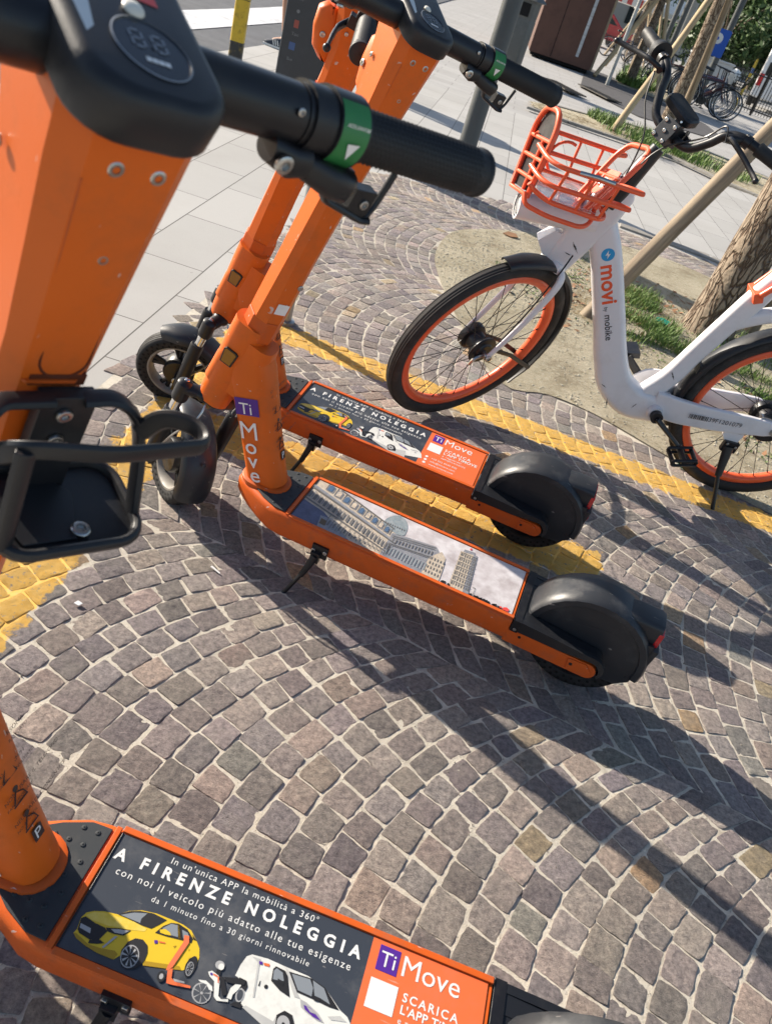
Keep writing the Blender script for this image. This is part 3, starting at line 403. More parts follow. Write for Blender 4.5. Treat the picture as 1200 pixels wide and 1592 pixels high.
def T2(u,v,z,rot=0,sx=1,sy=1):
    return pz(z)@Matrix.Translation((u,v,0))@Matrix.Rotation(rot,4,'Z')@Matrix.Diagonal((sx,sy,1,1))
def print_rental(parent):
    Z=.1835; b=MB(); e=.0004
    b.prism([(.003,.011),(.383,.011),(.383,.170),(.003,.170)],Z-.002,Z,PM,0)
    b.prism([(.383,.011),(.551,.011),(.551,.170),(.383,.170)],Z-.002,Z,PM,1)
    def P(pts,m,l=1): b.poly(pts,Z+e*l,PM,m)
    def C(cx,cy,rx,ry,m,l,n=22,rot=0): P([(cx+rx*math.cos(a)*math.cos(rot)-ry*math.sin(a)*math.sin(rot),cy+rx*math.cos(a)*math.sin(rot)+ry*math.sin(a)*math.cos(rot)) for a in [2*math.pi*i/n for i in range(n)]],m,l)
    zt=Z+e
    b.text("In un'unica APP la mobilit\u00e0 a 360\u00b0",.0128,T2(.083,.1565,zt),9,fit=.220)
    b.text("A FIRENZE NOLEGGIA",.0222,T2(.010,.1345,zt),9,bold=.0008,fit=.364)
    b.text("con noi il veicolo pi\u00f9 adatto alle tue esigenze",.0142,T2(.022,.1160,zt),9,fit=.342)
    b.text("da 1 minuto fino a 30 giorni rinnovabile",.0106,T2(.083,.1010,zt),9,fit=.226)
    cm=dict(Y=2,D=3,l=12,K=7,S=8,g=6,P=10,O=1,W=4,V=13,T=7,B=0,G=5)
    for m_,l_,pts in ART:
        q=[(u,max(.0115,v if u<.18 else .006+(v-.006)*.91)) for u,v in pts]
        b.poly(q,Z+e*(.5+l_*.5),PM,cm[m_])
    # orange end of the print
    P([(.395,.131),(.425,.131),(.425,.164),(.395,.164)],10); b.text("Ti",.0285,T2(.3985,.1375,zt+e),9); b.text("Move",.0385,T2(.4285,.1355,zt),9)
    P([(.393,.083),(.432,.083),(.432,.120),(.393,.120)],9)
    b.text("SCARICA",.0155,T2(.440,.106,zt),9,bold=.0003,fit=.078); b.text("L'APP TiMOVE",.0155,T2(.440,.091,zt),9,bold=.0003,fit=.100)
    b.text("e registrati",.0110,T2(.440,.079,zt),9,sp=1.15); b.text("semplicemente",.0110,T2(.440,.068,zt),9,sp=1.1)
    for q,v in enumerate((.050,.036,.022)):
        C(.402,v+.004,.0045,.0045,9,1,10); b.text(("+39 055 0540 000","info@timove.com","www.timove.com")[q],.0098,T2(.416,v,zt),9,sp=1.05)
    return b.build('deck_print',PMATS,parent,smooth=0)
def print_cathedral(parent):
    Z=.1835; b=MB(); e=.0004; random.seed(3)
    ms=[p_sky,p_mar,p_mar2,p_lin,p_blu,p_dome,p_nvy,p_brn,m_redstk,p_tyr]
    b.prism([(.003,.011),(.551,.011),(.551,.170),(.003,.170)],Z-.002,Z,PM,0)
    def P(pts,m,l=1): b.poly([(u,max(.011,min(.170,v))) for u,v in pts],Z+e*l,PM,m)
    def lerp(a,c,t): return a+(c-a)*t
    # nave flank in strong perspective: lines meet near u .50
    def top(u): return .186-.34*(u-.02)
    def c1(u): return .147-.297*u
    def c2(u): return .092-.262*u
    def c3(u): return .030-.10*u
    P([(.003,.011),(.25,.011),(.25,.085),(.228,.112),(.067,.170),(.003,.170)],1)
    P([(.003,.011),(.150,.011),(.062,.066),(.003,.080)],6,2); P([(.070,.011),(.150,.011),(.085,.052),(.062,.050)],2,3); P([(.070,.022),(.085,.022),(.083,.040),(.068,.042)],7,4)
    for f,w in ((top,.0035),(c1,.006),(c2,.0035)):
        u0=.003; u1=.247
        if f is top: u0=.065;u1=.228
        P([(u0,f(u0)),(u1,f(u1)),(u1,f(u1)-w),(u0,f(u0)-w*1.5)],3 if f is not c1 else 2,4)
    P([(.003,c1(.003)-.011),(.247,c1(.247)-.006),(.247,c1(.247)-.009),(.003,c1(.003)-.015)],3,4)
    # upper windows
    u=.012;k=0
    while u<.222:
        w=.0095*(1-u*2.0)+.001; h=(top(u)-c1(u))
        b0=c1(u)+h*.22; t0=c1(u)+h*.66
        if t0<.165:
            P([(u-w*.6,b0-.002),(u+w*1.5,b0-.004),(u+w*1.5,t0),(u+w*.45,t0+h*.17),(u-w*.6,t0)],2,3)
            P([(u-w*.2,b0),(u+w*1.1,b0-.001),(u+w*1.1,t0-.002),(u+w*.45,t0+h*.10),(u-w*.2,t0-.002)],4 if k%2 else 1,5)
        P([(u+w*2.0,c1(u)+.002),(u+w*2.25,c1(u)+.002),(u+w*2.25,top(u+w*2)-.005),(u+w*2.0,top(u+w*2)-.005)],3,3)
        u+=w*2.6; k+=1
    # loggia row
    u=.006
    while u<.245:
        w=.0062*(1-u*2.1)+.0012; h=(c1(u)-.015-c2(u)); b0=c2(u)+h*.12; t0=c2(u)+h*.62
        P([(u,b0),(u+w,b0-.001),(u+w,t0),(u+w*.5,t0+h*.2),(u,t0)],3,5); P([(u+w*1.4,b0),(u+w*1.7,b0),(u+w*1.7,t0+h*.22),(u+w*1.4,t0+h*.22)],2,5)
        u+=w*2.1
    u=.085
    while u<.245:
        w=.0080*(1-u*2.0)+.0012; h=c2(u)-max(.011,c3(u)-.02); b0=max(.012,c2(u)-h*.85); t0=c2(u)-h*.38
        P([(u-w*.5,b0),(u-w*.3,b0),(u-w*.3,c2(u)-.004),(u-w*.5,c2(u)-.004)],3,4)
        if t0-b0>.004: P([(u+w*.2,b0+.006),(u+w*.75,b0+.006),(u+w*.75,t0-.003),(u+w*.47,t0),(u+w*.2,t0-.003)],3,5)
        u+=w*1.9
    # shaded transept and apse
    P([(.228,.011),(.228,.098),(.255,.104),(.335,.118),(.352,.098),(.352,.011)],2,2); P([(.331,.011),(.331,.070),(.341,.090),(.352,.108),(.366,.092),(.371,.060),(.374,.011)],1,3)
    for v0,v1 in ((.090,.113),(.084,.106),(.060,.076),(.056,.071)): P([(.232,v0),(.335,v1),(.335,v1-.0018),(.232,v0-.0018)],3,5)
    for k in range(13):
        u=.237+k*.0078; v=.066+(u-.232)*.16; P([(u,v),(u+.0026,v),(u+.0026,v+.012),(u+.0013,v+.015),(u,v+.012)],3,5); P([(u,.022),(u+.0022,.022),(u+.0022,.048),(u,.048)],5,5)
    for k in range(5):
        u=.336+k*.0075
        for v in (.020,.036,.052,.068): P([(u,v),(u+.0024,v),(u+.0024,v+.009),(u,v+.009)],3,5)
    # dome with lantern
    P([(.196+.030+.030*math.cos(a)*1.0,.118+.050*math.sin(a)) for a in [math.pi*i/14 for i in range(15)]]+[(.196,.112),(.245,.098),(.256,.108)],5,2)
    P([(.218,.163),(.226,.163),(.224,.170),(.220,.170)],5,3)
    for k in range(9): P([(.200+k*.006,.121),(.202+k*.006,.121),(.202+k*.006,.127),(.200+k*.006,.127)],3,4)
    # round arcaded bell tower, leaning
    bl,br,tl,tr=(.398,.011),(.446,.011),(.391,.141),(.432,.147)
    P([bl,br,tr,tl],1,2); P([(.404,.011),(.413,.011),(.404,.142),(.397,.141)],1,3); P([(.432,.011),(.446,.011),(.432,.147),(.422,.146)],2,3)
    P([(.397,.141),(.426,.146),(.424,.156),(.398,.152)],2,2); P([(.409,.158),(.414,.159),(.413,.166),(.409,.165)],8,3)
    for r_ in range(7):
        t=(r_+.5)/7.4+.03; y0=lerp(.011,.141,t); x0=lerp(bl[0],tl[0],t); x1=lerp(br[0],tr[0],t)
        P([(x0-.001,y0+.008),(x1+.001,y0+.010),(x1+.001,y0+.0085),(x0-.001,y0+.0065)],3,5)
        for k in range(10):
            xx=lerp(x0+.002,x1-.003,(1-math.cos(math.pi*(k+.5)/10))/2); P([(xx,y0-.004),(xx+.0019,y0-.004),(xx+.0019,y0+.004),(xx+.001,y0+.006),(xx,y0+.004)],3,4)
    for k in range(26):
        u=.372+random.random()*.155; 
        if .40<u<.445: continue
        P([(u,.011),(u+.009,.011),(u+.007,.015+random.random()*.006),(u+.002,.015+random.random()*.004)],9,3)
    P([(.527,.012),(.541,.012),(.543,.020),(.536,.024),(.529,.020)],8,4); P([(.520,.014),(.526,.014),(.526,.018),(.521,.019)],8,4)
    P([(.455,.012),(.4562,.012),(.4562,.040),(.455,.040)],3,3); P([(.448,.040),(.4562,.040),(.4562,.0385),(.448,.0385)],3,3)
    return b.build('deck_print',ms,parent,smooth=0)
def wheel(parent,M,honey=True,rear=False):
    alloy=m_black if rear else m_alloy
    W=empty_part('wheel',parent)
    b=MB(); b.T=M    # axle along local Y
    Q=Matrix.Rotation(R(90),4,'X')
    r,wd=.127,.030
    prof=[(r-.034,-wd*.72),(r-.018,-wd*.92),(r-.008,-wd*.86),(r-.002,-wd*.55),(r,0),(r-.002,wd*.55),(r-.008,wd*.86),(r-.018,wd*.92),(r-.034,wd*.72)]
    b.lathe(prof,72,0,Q)
    for k in range(-2,3):      # circumferential ribs
        b.lathe([(r-.0012-abs(k)*.0012,k*.0075-.0024),(r+.0006-abs(k)*.0011,k*.0075-.0018),(r+.0006-abs(k)*.0011,k*.0075+.0018),(r-.0012-abs(k)*.0012,k*.0075+.0024)],72,0,Q)
    if honey:
        h=b
        for ring,(rr,rad) in enumerate(((r-.0155,.0048),(r-.0265,.0040))):
            n=34
            for k in range(n):
                a=2*math.pi*(k+.5*ring)/n
                for sgn in(-1,1):
                    pts=[(rr*math.cos(a)+rad*math.cos(q)*math.cos(a)-rad*.8*math.sin(q)*math.sin(a), rr*math.sin(a)+rad*math.cos(q)*math.sin(a)+rad*.8*math.sin(q)*math.cos(a)) for q in [2*math.pi*i/10 for i in range(10)]]
                    y=sgn*(wd*.92+.0006) if ring==0 else sgn*(wd*.84+.0012)
                    h.add([(x,y,z) for x,z in pts],[tuple(range(10))],1)
    b.build('tyre',[m_rubber,mat_hole],W,smooth=50)
    b=MB(); b.T=M
    b.lathe([(r-.035,-wd*.74),(r-.040,-wd*.74),(r-.046,-wd*.45),(r-.046,wd*.45),(r-.040,wd*.74),(r-.035,wd*.74)],48,0,Q)
    b.lathe([(.001,-wd*.9),(.042,-wd*.9),(.046,-wd*.7),(.046,wd*.7),(.042,wd*.9),(.001,wd*.9)],36,1,Q)
    for k in range(5):
        a=2*math.pi*k/5
        for d in(-.13,.13): b.tube([(.043*math.cos(a),0,.043*math.sin(a)),((r-.044)*math.cos(a+d),0,(r-.044)*math.sin(a+d))],.0075,8,1)
    b.tube([(0,-.055,0),(0,.055,0)],.009,14,1); b.bolt((0,.055,0),(0,1,0),.011,2)
    b.build('rim',[alloy,m_black,m_steel],W)
    return W
mat_hole=mat('tyre_hole',(.004,.004,.004),.9)
def empty_part(name,parent):
    o=bpy.data.objects.new(name,None); col.objects.link(o); o.parent=parent; o.empty_display_size=.03; return o
def scooter(pose,delta,label,kind,holder=False,number=False,yo=-.012):
    root=empty('electric_scooter',M=scooter_matrix(*pose)); tag(root,label,'electric scooter','electric scooters parked in a row')
    # --- deck
    b=MB()
    def sec(x,w,zb,zt,r=.014):
        return [Vector((x,p[0],(zb+zt)/2+p[1])) for p in rrect(2*w,zt-zb,min(r,(zt-zb)*.3,w*.5),4)]
    S_=[(.0,.09,.112,.182),(.30,.09,.110,.182),(.575,.09,.112,.182),(.605,.086,.113,.182),(.64,.070,.116,.182),(.675,.052,.122,.182),(.70,.038,.130,.181),(.716,.026,.140,.177),(.722,.015,.152,.170)]
    b.loft([sec(*q) for q in S_],0)
    # raised rim round the print and the pad
    for y in(-.0855,.0855): b.box((.2775,y,.1842),(.555,.009,.0042),0)
    b.box((.561,0,.1843),(.008,.171,.004),0); b.box((.5535,0,.1838),(.0018,.16,.003),1)
    b.build('deck',[m_orange_worn,m_black],root,bevel=.0012)
    (print_cathedral if kind=='cath' else print_rental)(root)
    b=MB(); pad=[(.569,-.079),(.598,-.078),(.635,-.062),(.660,-.045),(.712,-.018),(.715,0),(.712,.018),(.660,.045),(.635,.062),(.598,.078),(.569,.079)]
    b.prism(pad,.1815,.1850,m=0)
    for i in range(5):
        for j in range(7):
            x=.584+i*.021+(j%2)*.0095; y=-.066+j*.022
            if abs(y)<.080-(max(0,x-.595))*.75 and x<.70: b.lathe([(.0040,0),(.0034,.0012),(.001,.0016)],10,0,Matrix.Translation((x,y,.185)))
    b.build('deck_pad',m_pad,root,bevel=.0008)
    # scratches and screw on the side skirt
    # --- down tube with head gusset
    b=MB()
    body=[(.788,.560),(.824,.455),(.856,.352),(.779,.338),(.764,.352),(.745,.275),(.708,.183),(.604,.183),(.622,.240),(.652,.365),(.690,.500),(.716,.540)]
    Mx=Matrix(((1,0,0,0),(0,0,1,0),(0,1,0,0),(0,0,0,1)))
    # tube: rounded section lofted from deck to head
    def ring(cx,cz,lx,wy,ax,r=.45,n=5):
        ax=Vector(ax).normalized(); ux=Vector((ax.z,0,-ax.x))
        return [Vector((cx,0,cz))+ux*p[0]+Vector((0,p[1],0)) for p in rrect(lx,wy,min(lx,wy)*r,n)]
    tb=[(.656,.183,.100,.070),(.664,.215,.096,.068),(.690,.30,.096,.068),(.715,.38,.104,.068),(.742,.46,.115,.068),(.752,.50,.10,.066)]
    b.loft([ring(x,z,l,w_,(.30,0,1)) for x,z,l,w_ in tb],0)
    hd_=[(.818,.345,.074),(.812,.366,.078),(.792,.43,.080),(.766,.515,.082),(.750,.566,.082)]
    b.loft([ring(x,z,l,.070,(-.30,0,1)) for x,z,l in hd_],0)
    b.loft([ring(x,z,l,w_,(-.30,0,1),.35) for x,z,l,w_ in ((.790,.395,.11,.062),(.762,.46,.12,.066),(.740,.53,.10,.066))],0)
    b.loft([ring(.657,.1815,.122,.090,(.0,0,1),.48),ring(.657,.1885,.120,.088,(0,0,1),.48),ring(.658,.1905,.112,.080,(0,0,1),.48)],1)
    tb_=b
    # lettering on the left side of the tube
    def side_M(x,z,y,tilt): # text plane facing +Y ; text x -> -X, up -> +Z
        return Matrix.Translation((x,y,z))@Matrix.Rotation(tilt,4,'Y')@Matrix(((-1,0,0,0),(0,0,1,0),(0,1,0,0),(0,0,0,1)))
    b=MB(); yl=.0356; tl=R(16)
    def tp(t): # centre line of tube at height
        return .660+(t-.19)*.30
    M_=side_M(tp(.352)+.036,.352,yl,tl); b.add([M_@Vector(q) for q in ((0,0,0),(.058,0,0),(.058,.042,0),(0,.042,0))],[(0,1,2,3)],1)
    M_=side_M(tp(.352)+.028,.3575,yl+.0004,tl); b.text("Ti",.040,M_,0)
    for ch,z,sz in (("M",.301,.064),("o",.265,.057),("v",.229,.057),("e",.192,.057)):
        M_=side_M(tp(z+.018)+.004,z,yl+.0004,tl); b.text(ch,sz,M_,0,align='CENTER',bold=.0004 if ch!="M" else 0)
    b.build('tube_lettering',[m_white,m_purple],root,smooth=0)
    # instruction marks on the rear face of the tube
    b=tb_
    def rear_M(z,y): return Matrix.Translation((.605+(z-.183)*.30-.0022,y,z))@Matrix.Rotation(R(16.5),4,'Y')@Matrix(((0,0,-1,0),(-1,0,0,0),(0,1,0,0),(0,0,0,1)))
    lines=["SOLO 1 PERSONA","VIETATO IL TRASPORTO","MAX 25 KM/H","CASCO CONSIGLIATO","NON USARE IL TELEFONO","PARCHEGGIARE","NELLE AREE CONSENTITE","NO ALCOOL"]
    z=.430
    for k,s_ in enumerate(lines): b.text(s_,.0066 if k%2 else .0088,rear_M(z,.026),2,sp=1.0); z-=.011+(.017 if k in(1,3,5) else 0)
    for zz in (.395,.352,.306):
        Mr=rear_M(zz,.004)
        b.add([Mr@Vector((.0045*math.cos(a),.0045*math.sin(a)+.009,0)) for a in [2*math.pi*i/16 for i in range(16)]],[tuple(range(16))],2); b.tube([Mr@Vector((-.010,-.012,0)),Mr@Vector((-.002,.004,0)),Mr@Vector((.009,-.004,0)),Mr@Vector((.012,-.013,0))],.0010,4,2); b.tube([Mr@Vector((-.012,-.0145,0)),Mr@Vector((.013,-.0145,0))],.0009,4,2)
    Mr=rear_M(.262,.010); b.add([Mr@Vector(q) for q in ((0,0,0),(.018,0,0),(.018,.022,0),(0,.022,0))],[(0,1,2,3)],2); b.text("P",.024,Mr@Matrix.Translation((.003,.003,.0003)),3)
    b.build('down_tube',[m_orange,m_orange_worn,m_blacktxt,m_white],root,smooth=45)
    b=MB(); Mq=side_M(.803,.468,.0352,R(-17)); b.T=Mq; b.prism([(.002,0),(.030,0),(.034,.036),(.028,.040),(.004,.040),(-.001,.034)],-.001,.003,m=0); b.prism([(.005,.003),(.027,.003),(.0305,.035),(.026,.037),(.006,.037),(.0025,.034)],.003,.0042,m=1)
    b.build('reflector',[m_black,m_amber],root,bevel=.0008)
    # --- kickstand, left side
    b=MB(); b.box((.462,.0925,.128),(.040,.008,.034),0); b.box((.468,.098,.112),(.022,.014,.030),0); b.bolt((.448,.0965,.132),(0,1,0),.0052,1); b.bolt((.477,.0965,.128),(0,1,0),.0052,1)
    b.tube([(.468,.100,.116),(.476,.112,.085),(.484,.122,.060)],[.010,.0085,.007],10,0); b.tube([(.484,.122,.062),(.508,.142,.004)],.0052,10,0); b.ball((.508,.142,.002),.0085,0); b.bolt((.468,.106,.108),(0,1,0),.0036,1)
    b.build('kickstand',[m_black,m_steel],root,bevel=.0015)
    # --- rear end
    for s in(-1,1):
        b=MB()
        pts=[(.003,.112),(.003,.151),(-.150,.1515)]+arc((-.192,.1305),.0210,90,270,9)+[(-.150,.1095)]
        b.prism([(x,z) for x,z in pts],s*.0765,s*.0895,Mx,0)
        b.prism([(-.145,.146),(-.185,.149),(-.200,.135),(-.190,.116),(-.150,.116)],s*.0895,s*.0925,Mx,0); b.bolt((-.155,s*.0926,.134),(0,s,0),.004,1); b.bolt((-.03,s*.0896,.140),(0,s,0),.0035,1)
        b.build('wheel_bracket',[m_orange_worn,m_black],root,bevel=.003)
    b=MB()
    b.box((-.011,0,.1665),(.018,.184,.034),0)
    for s in(-1,1):
        pts=[(-.020,.130),(-.020,.182),(-.09,.178),(-.160,.172)]+arc((-.190,.1400),.030,80,270,8)+[(-.15,.115)]
        b.prism(pts,s*.050,s*.0775,Mx,1); b.prism([(-.020,.1525),(-.020,.183),(-.09,.180),(-.150,.176)]+arc((-.192,.1400),.0345,80,215,9)+arc((-.192,.1340),.0255,200,90,6)+[(-.150,.1560),(-.12,.1530)],s*.0775,s*.0905,Mx,1)
    b.prism([(-.020,.120),(-.020,.181),(-.075,.178),(-.075,.120)],-.055,.055,Mx,1)
    b.bolt((-.012,.0921,.158),(0,1,0),.004,2)
    b.build('tail_shell',[m_black,m_plastic,m_steel],root,bevel=.004)
    # mudguard: lofted arch, rounded crown, full cheeks
    b=MB(); c=(-.168,.142); rings=[]
    for k in range(19):
        a=R(188-k*11.2) if False else R(-8+k*11.2)      # from behind over the top to the front
        # angle measured from -X direction (rear) through up to the front
        ca,sa=-math.cos(a),math.sin(a); ro=.146+.004*math.sin(a); ri=.030
        wd=.052 if k<16 else .052-.004*(k-15)
        P=[]
        for rr,y in ((ri,wd*.84),(ro-.034,wd*.86),(ro-.022,wd*.89),(ro-.0195,wd*.99),(ro-.006,wd*.98),(ro-.001,wd*.86),(ro+.0012,wd*.5),(ro+.0018,0)):
            P.append((rr,y))
        P=P+[(r_,-y) for r_,y in P[-2::-1]]
        rings.append([Vector((c[0]+ca*r_,y,c[1]+sa*r_)) for r_,y in P])
    b.loft(rings,0,cap=True)
    # cheek plate down to the axle and rear flap
    for s in(-1,1):
        b.prism([(-.05,.20),(-.298,.235),(-.306,.175),(-.295,.110),(-.27,.088),(-.20,.080),(-.12,.098),(-.07,.12)],s*.038,s*.0445,Mx,0)
    b.loft([[Vector((x,p[0],z+p[1])) for p in rrect(w_,h,.012,3)] for x,z,w_,h in ((-.175,.265,.060,.03),(-.24,.262,.070,.045),(-.288,.252,.070,.064),(-.2995,.250,.066,.062))],0)
    b.prism([(-.312,.225),(-.306,.150),(-.292,.112),(-.282,.118),(-.296,.160),(-.300,.225)],-.046,.046,Mx,0)
    b.build('mudguard',m_dusty,root,smooth=45)
    b=MB(); b.box((-.300,0,.246),(.012,.0685,.040),0); b.build('tail_light',m_red,root,bevel=.002); b=MB(); b.box((-.312,0,.175),(.006,.040,.030),0,M=Matrix.Rotation(R(-12),3,'Y'))
    b.build('rear_reflector',m_red,root,bevel=.002)
    wheel(root,Matrix.Translation((-.172,0,.127)),rear=True)
    # ================= steering assembly
    SM=steer_matrix(delta,yo)
    def B(): q=MB(); q.T=SM; return q
    def B2(): q=MB(); q.T=SM@Matrix.Translation((0,0,.010)); return q
    def B3(): q=MB(); q.T=SM@Matrix.Translation((0,.025,.010)); return q
    # stem: faceted column, flares under the display
    b=B()
    def col_(z,cx,lx,wy,r=.3): return [Vector((cx+p[0],p[1],z)) for p in rrect(lx,wy,min(lx,wy)*r,1)]
    b.loft([col_(z,cx,lx,wy,r) for z,cx,lx,wy,r in ((-.63,.0,.074,.066,.30),(-.60,.0,.074,.066,.28),(-.45,0,.070,.061,.24),(-.25,-.002,.070,.062,.19),(-.17,-.004,.074,.067,.18),(-.10,-.002,.082,.076,.18),(-.045,.004,.098,.084,.18),(-.004,.012,.118,.088,.18),(.006,.014,.126,.088,.18))],0)
    b.loft([col_(-.205,-.003,.0775,.0705,.26),col_(-.202,-.003,.0785,.0715,.26)],1)
    # battery door
    pass
    DT=Matrix.Translation((-.0400,-.005,-.172))@Matrix(((0,0,-1,0),(-1,0,0,0),(0,1,0,0),(0,0,0,1)))
    b.tube([DT@Vector((x,y,0)) for x,y in [(-.017,.034),(.017,.034)]+arc((0,-.012),.017,0,-180,10)],.0011,5,3,close=True)
    b.box((-.0378,-.005,-.2030),(.005,.040,.010),3)
    b.tube([(-.0378,.0195,-.21),(-.0405,.0205,-.14),(-.0432,.023,-.09),(-.0452,.026,-.045)],.0008,5,1)
    b.bolt((-.0412,-.004,-.098),(-1,0,0),.0040,2); b.bolt((-.038,.016,-.175),(-1,0,0),.0035,2)
    for y in(-.013,.013): b.bolt((-.0435,y-.004,-.036),(-1,0,-.05),.0052,2)
    b.bolt((-.035,-.018,-.50),(-1,0,0),.0062,2)
    b.build('stem',[m_orange,m_orange_worn,m_steel,m_seam],root,smooth=25,bevel=.0035,seg=3)
    b=B(); b.loft([col_(-.655,0,.078,.070,.34),col_(-.652,0,.081,.073,.34),col_(-.602,0,.081,.073,.34),col_(-.598,0,.078,.070,.34)],0)
    b.build('collar',m_orange_worn,root,smooth=25,bevel=.002)
    # bag hook / lamp pod on the front
    b=B(); b.loft([[Vector((x+p[0],p[1],z)) for p in rrect(l,w_,.018,4)] for x,z,l,w_ in ((.040,-.150,.03,.030),(.050,-.132,.05,.044),(.060,-.095,.056,.048),(.066,-.062,.050,.046),(.062,-.046,.03,.036))],0)
    b.bolt((.062,.0245,-.10),(0,1,0),.006,1); b.bolt((.02,.0425,-.07),(0,1,0),.004,1)
    b.build('bag_hook',[m_orange,m_steel],root,smooth=50)
    # display housing: slanted shell
    b=B(); tilt=R(-10)
    DM=Matrix.Translation((.008,.004,.012))@Matrix.Rotation(tilt,4,'Y')
    def plate(sx,sy,z,cx=0): return [DM@Vector((cx+p[0],p[1],z)) for p in rrect(sx,sy,.030*min(1,sy/.09),6)]
    b.loft([plate(.144,.083,-.013),plate(.148,.087,-.010),plate(.149,.088,.008),plate(.146,.085,.0145),plate(.138,.078,.0182),plate(.130,.071,.0188)],0)
    b.build('display_housing',m_plastic,root,smooth=40)
    b=B(); b.T=SM@DM@Matrix.Translation((-.034,-.002,.0187))
    b.lathe([(.0225,0),(.0225,.0008),(.0214,.0012),(.0208,.0004),(.001,.0004)],40,0); b.lathe([(.0225,.0009),(.0216,.0013)],40,1)
    b.T=b.T@Matrix(((0,1,0,0),(-1,0,0,0),(0,0,1,0),(0,0,0,1)))
    def seg7(x,y,w_,h,m):
        for (ax,ay,bx,by) in ((0,h,w_,h),(0,h/2,w_,h/2),(0,0,w_,0)):
            b.box((x+w_/2,y+ay,.0008),(w_*.62,.0014,.0002),m)
        for X in(0,w_):
            for Y in(h*.25,h*.75): b.box((x+X,y+Y,.0008),(.0014,h*.36,.0002),m)
    seg7(-.0105,-.001,.0068,.012,1); seg7(.0022,-.001,.0068,.012,1)
    for k in range(4): b.box((-.0055+k*.0036,-.0095,.0008),(.003,.003,.0002),2)
    b.build('display',[m_screen,m_digit,m_white],root,smooth=30)
    b=B(); b.T=SM@DM; b.ball((-.006,-.001,.0200),.0062,0,sc=(1,1,.5)); b.build('button',mat_cream,root)
    b=B(); b.T=SM@DM; b.poly([(-.030,.0285),(-.005,.024),(.062,.022),(.062,.033),(-.005,.0345),(-.036,.0340)],.0189,m=0)
    if number:
        b.poly([(.0045,-.020),(.0065,.017),(.030,.017),(.030,-.020)],.0192,m=1)
        b.text("193",.0185,SM.inverted()@SM@Matrix.Translation((.0085,.0155,.0195))@Matrix(((0,1,0,0),(-1,0,0,0),(0,0,1,0),(0,0,0,1))),2)
    b.build('sticker',[m_silverstk,m_redstk,m_white],root,smooth=0)
    # handlebar
    W_=.316
    b=B2(); b.tube([(0,-.127,-.006),(0,.127,-.006)],.0195,28,0); b.tube([(0,-W_+.01,-.006),(0,W_-.01,-.006)],.0145,20,0)
    for s in(-1,1):
        b.tube([(0,s*.121,-.006),(0,s*.125,-.006)],.0205,28,0); b.bolt((-.0185,s*.112,.004),(-1,0,.2),.0028,1)
    b.build('handlebar',[m_black,m_steel],root,smooth=40)
    for s in(-1,1):
        b=B2(); n=60; y0,y1=s*.170,s*(W_+.004); ks=64; rings=[]
        for i in range(ks+1):
            t=i/ks; y=y0+(y1-y0)*t; r_=.0176+.0010*t
            rings.append([Vector((( r_+(.0011*math.sin(j*2*math.pi*15/n+ (i%2)*math.pi)*(1 if .06<t<.93 else 0)))*math.cos(2*math.pi*j/n),y,-.006+(r_+(.0011*math.sin(j*2*math.pi*15/n+(i%2)*math.pi)*(1 if .06<t<.93 else 0)))*math.sin(2*math.pi*j/n))) for j in range(n)])
        b.loft(rings,0,cap=False)
        b.lathe([(.0186,0),(.0198,.0015),(.0198,.0045),(.0182,.0065),(.001,.0068)],36,0,Matrix.Translation((0,s*(W_+.0035),-.006))@Matrix.Rotation(R(-90*s),4,'X'))
        b.build('grip',m_grip,root,smooth=60)
    # right: thumb throttle with green label, clamp, bolt, and lever under the grip
    b=B3(); b.tube([(0,-.150,-.006),(0,-.170,-.006)],.0225,28,0)
    b.tube([(0,-.170,-.006),(0,-.198,-.006)],.0245,28,0)
    b.loft([[Vector((p[0]+x,y,p[1]+z)) for p in rrect(l,h,.009,4)] for x,y,z,l,h in ((-.010,-.130,-.026,.022,.020),(-.012,-.148,-.030,.026,.024),(-.012,-.160,-.028,.026,.022))],0)
    b.bolt((-.0245,-.137,-.029),(-1,0,0),.0068,1)
    b.loft([[Vector((p[0]+x,y,p[1]+z)) for p in rrect(l,h,.008,4)] for x,y,z,l,h in ((-.010,-.160,-.030,.028,.020),(-.016,-.180,-.034,.030,.022),(-.018,-.198,-.036,.026,.022),(-.016,-.206,-.034,.02,.016))],0)
    # label band
    ring=[]; 
    for j in range(15):
        a=R(110+j*9); ring.append((.02475*math.cos(a),-.006+.02475*math.sin(a)))
    b.add([Vector((x,-.171,z)) for x,z in ring]+[Vector((x,-.196,z)) for x,z in ring],[(i,i+1,16+i,15+i) for i in range(14)],2)
    def lab(u,v): # u along bar (to the right), v around
        a=R(186)-v/.0249; return Vector((.0262*math.cos(a),-.1835-u,-.006+.0250*math.sin(a)))
    b.add([lab(-.0055,.0050),lab(.0055,.0060),lab(.0004,-.0070)],[(0,1,2)],3)
    for i,ch in enumerate("ACCELERATORE"):
        b.text(ch,.0036,Matrix.Translation(lab(-.0105+i*.0018,.0155))@Matrix(((-.0,0,-1,0),(-1,0,0,0),(0,1,0,0),(0,0,0,1)))@Matrix.Rotation(R(0),4,'Z'),3)
    b.build('throttle',[m_black,m_steel,m_green,m_white],root,smooth=38)
    b=B3()
    b.tube(roundpath([(-.004,-.196,-.030),(-.006,-.200,-.056),(-.008,-.244,-.066),(-.010,-.252,-.064)],.006),.0055,8,0,sq=(1,.6)); b.box((-.004,-.236,-.052),(.012,.022,.022),0); b.box((-.002,-.206,-.040),(.010,.022,.020),0); b.bolt((-.010,-.238,-.052),(-1,0,0),.0042,1)
    b.tube(roundpath([(-.008,-.248,-.064),(-.004,-.256,-.054),(.0,-.262,-.026)],.008),.0032,8,0)
    b.build('bell_bracket',[m_black,m_steel],root,bevel=.001)
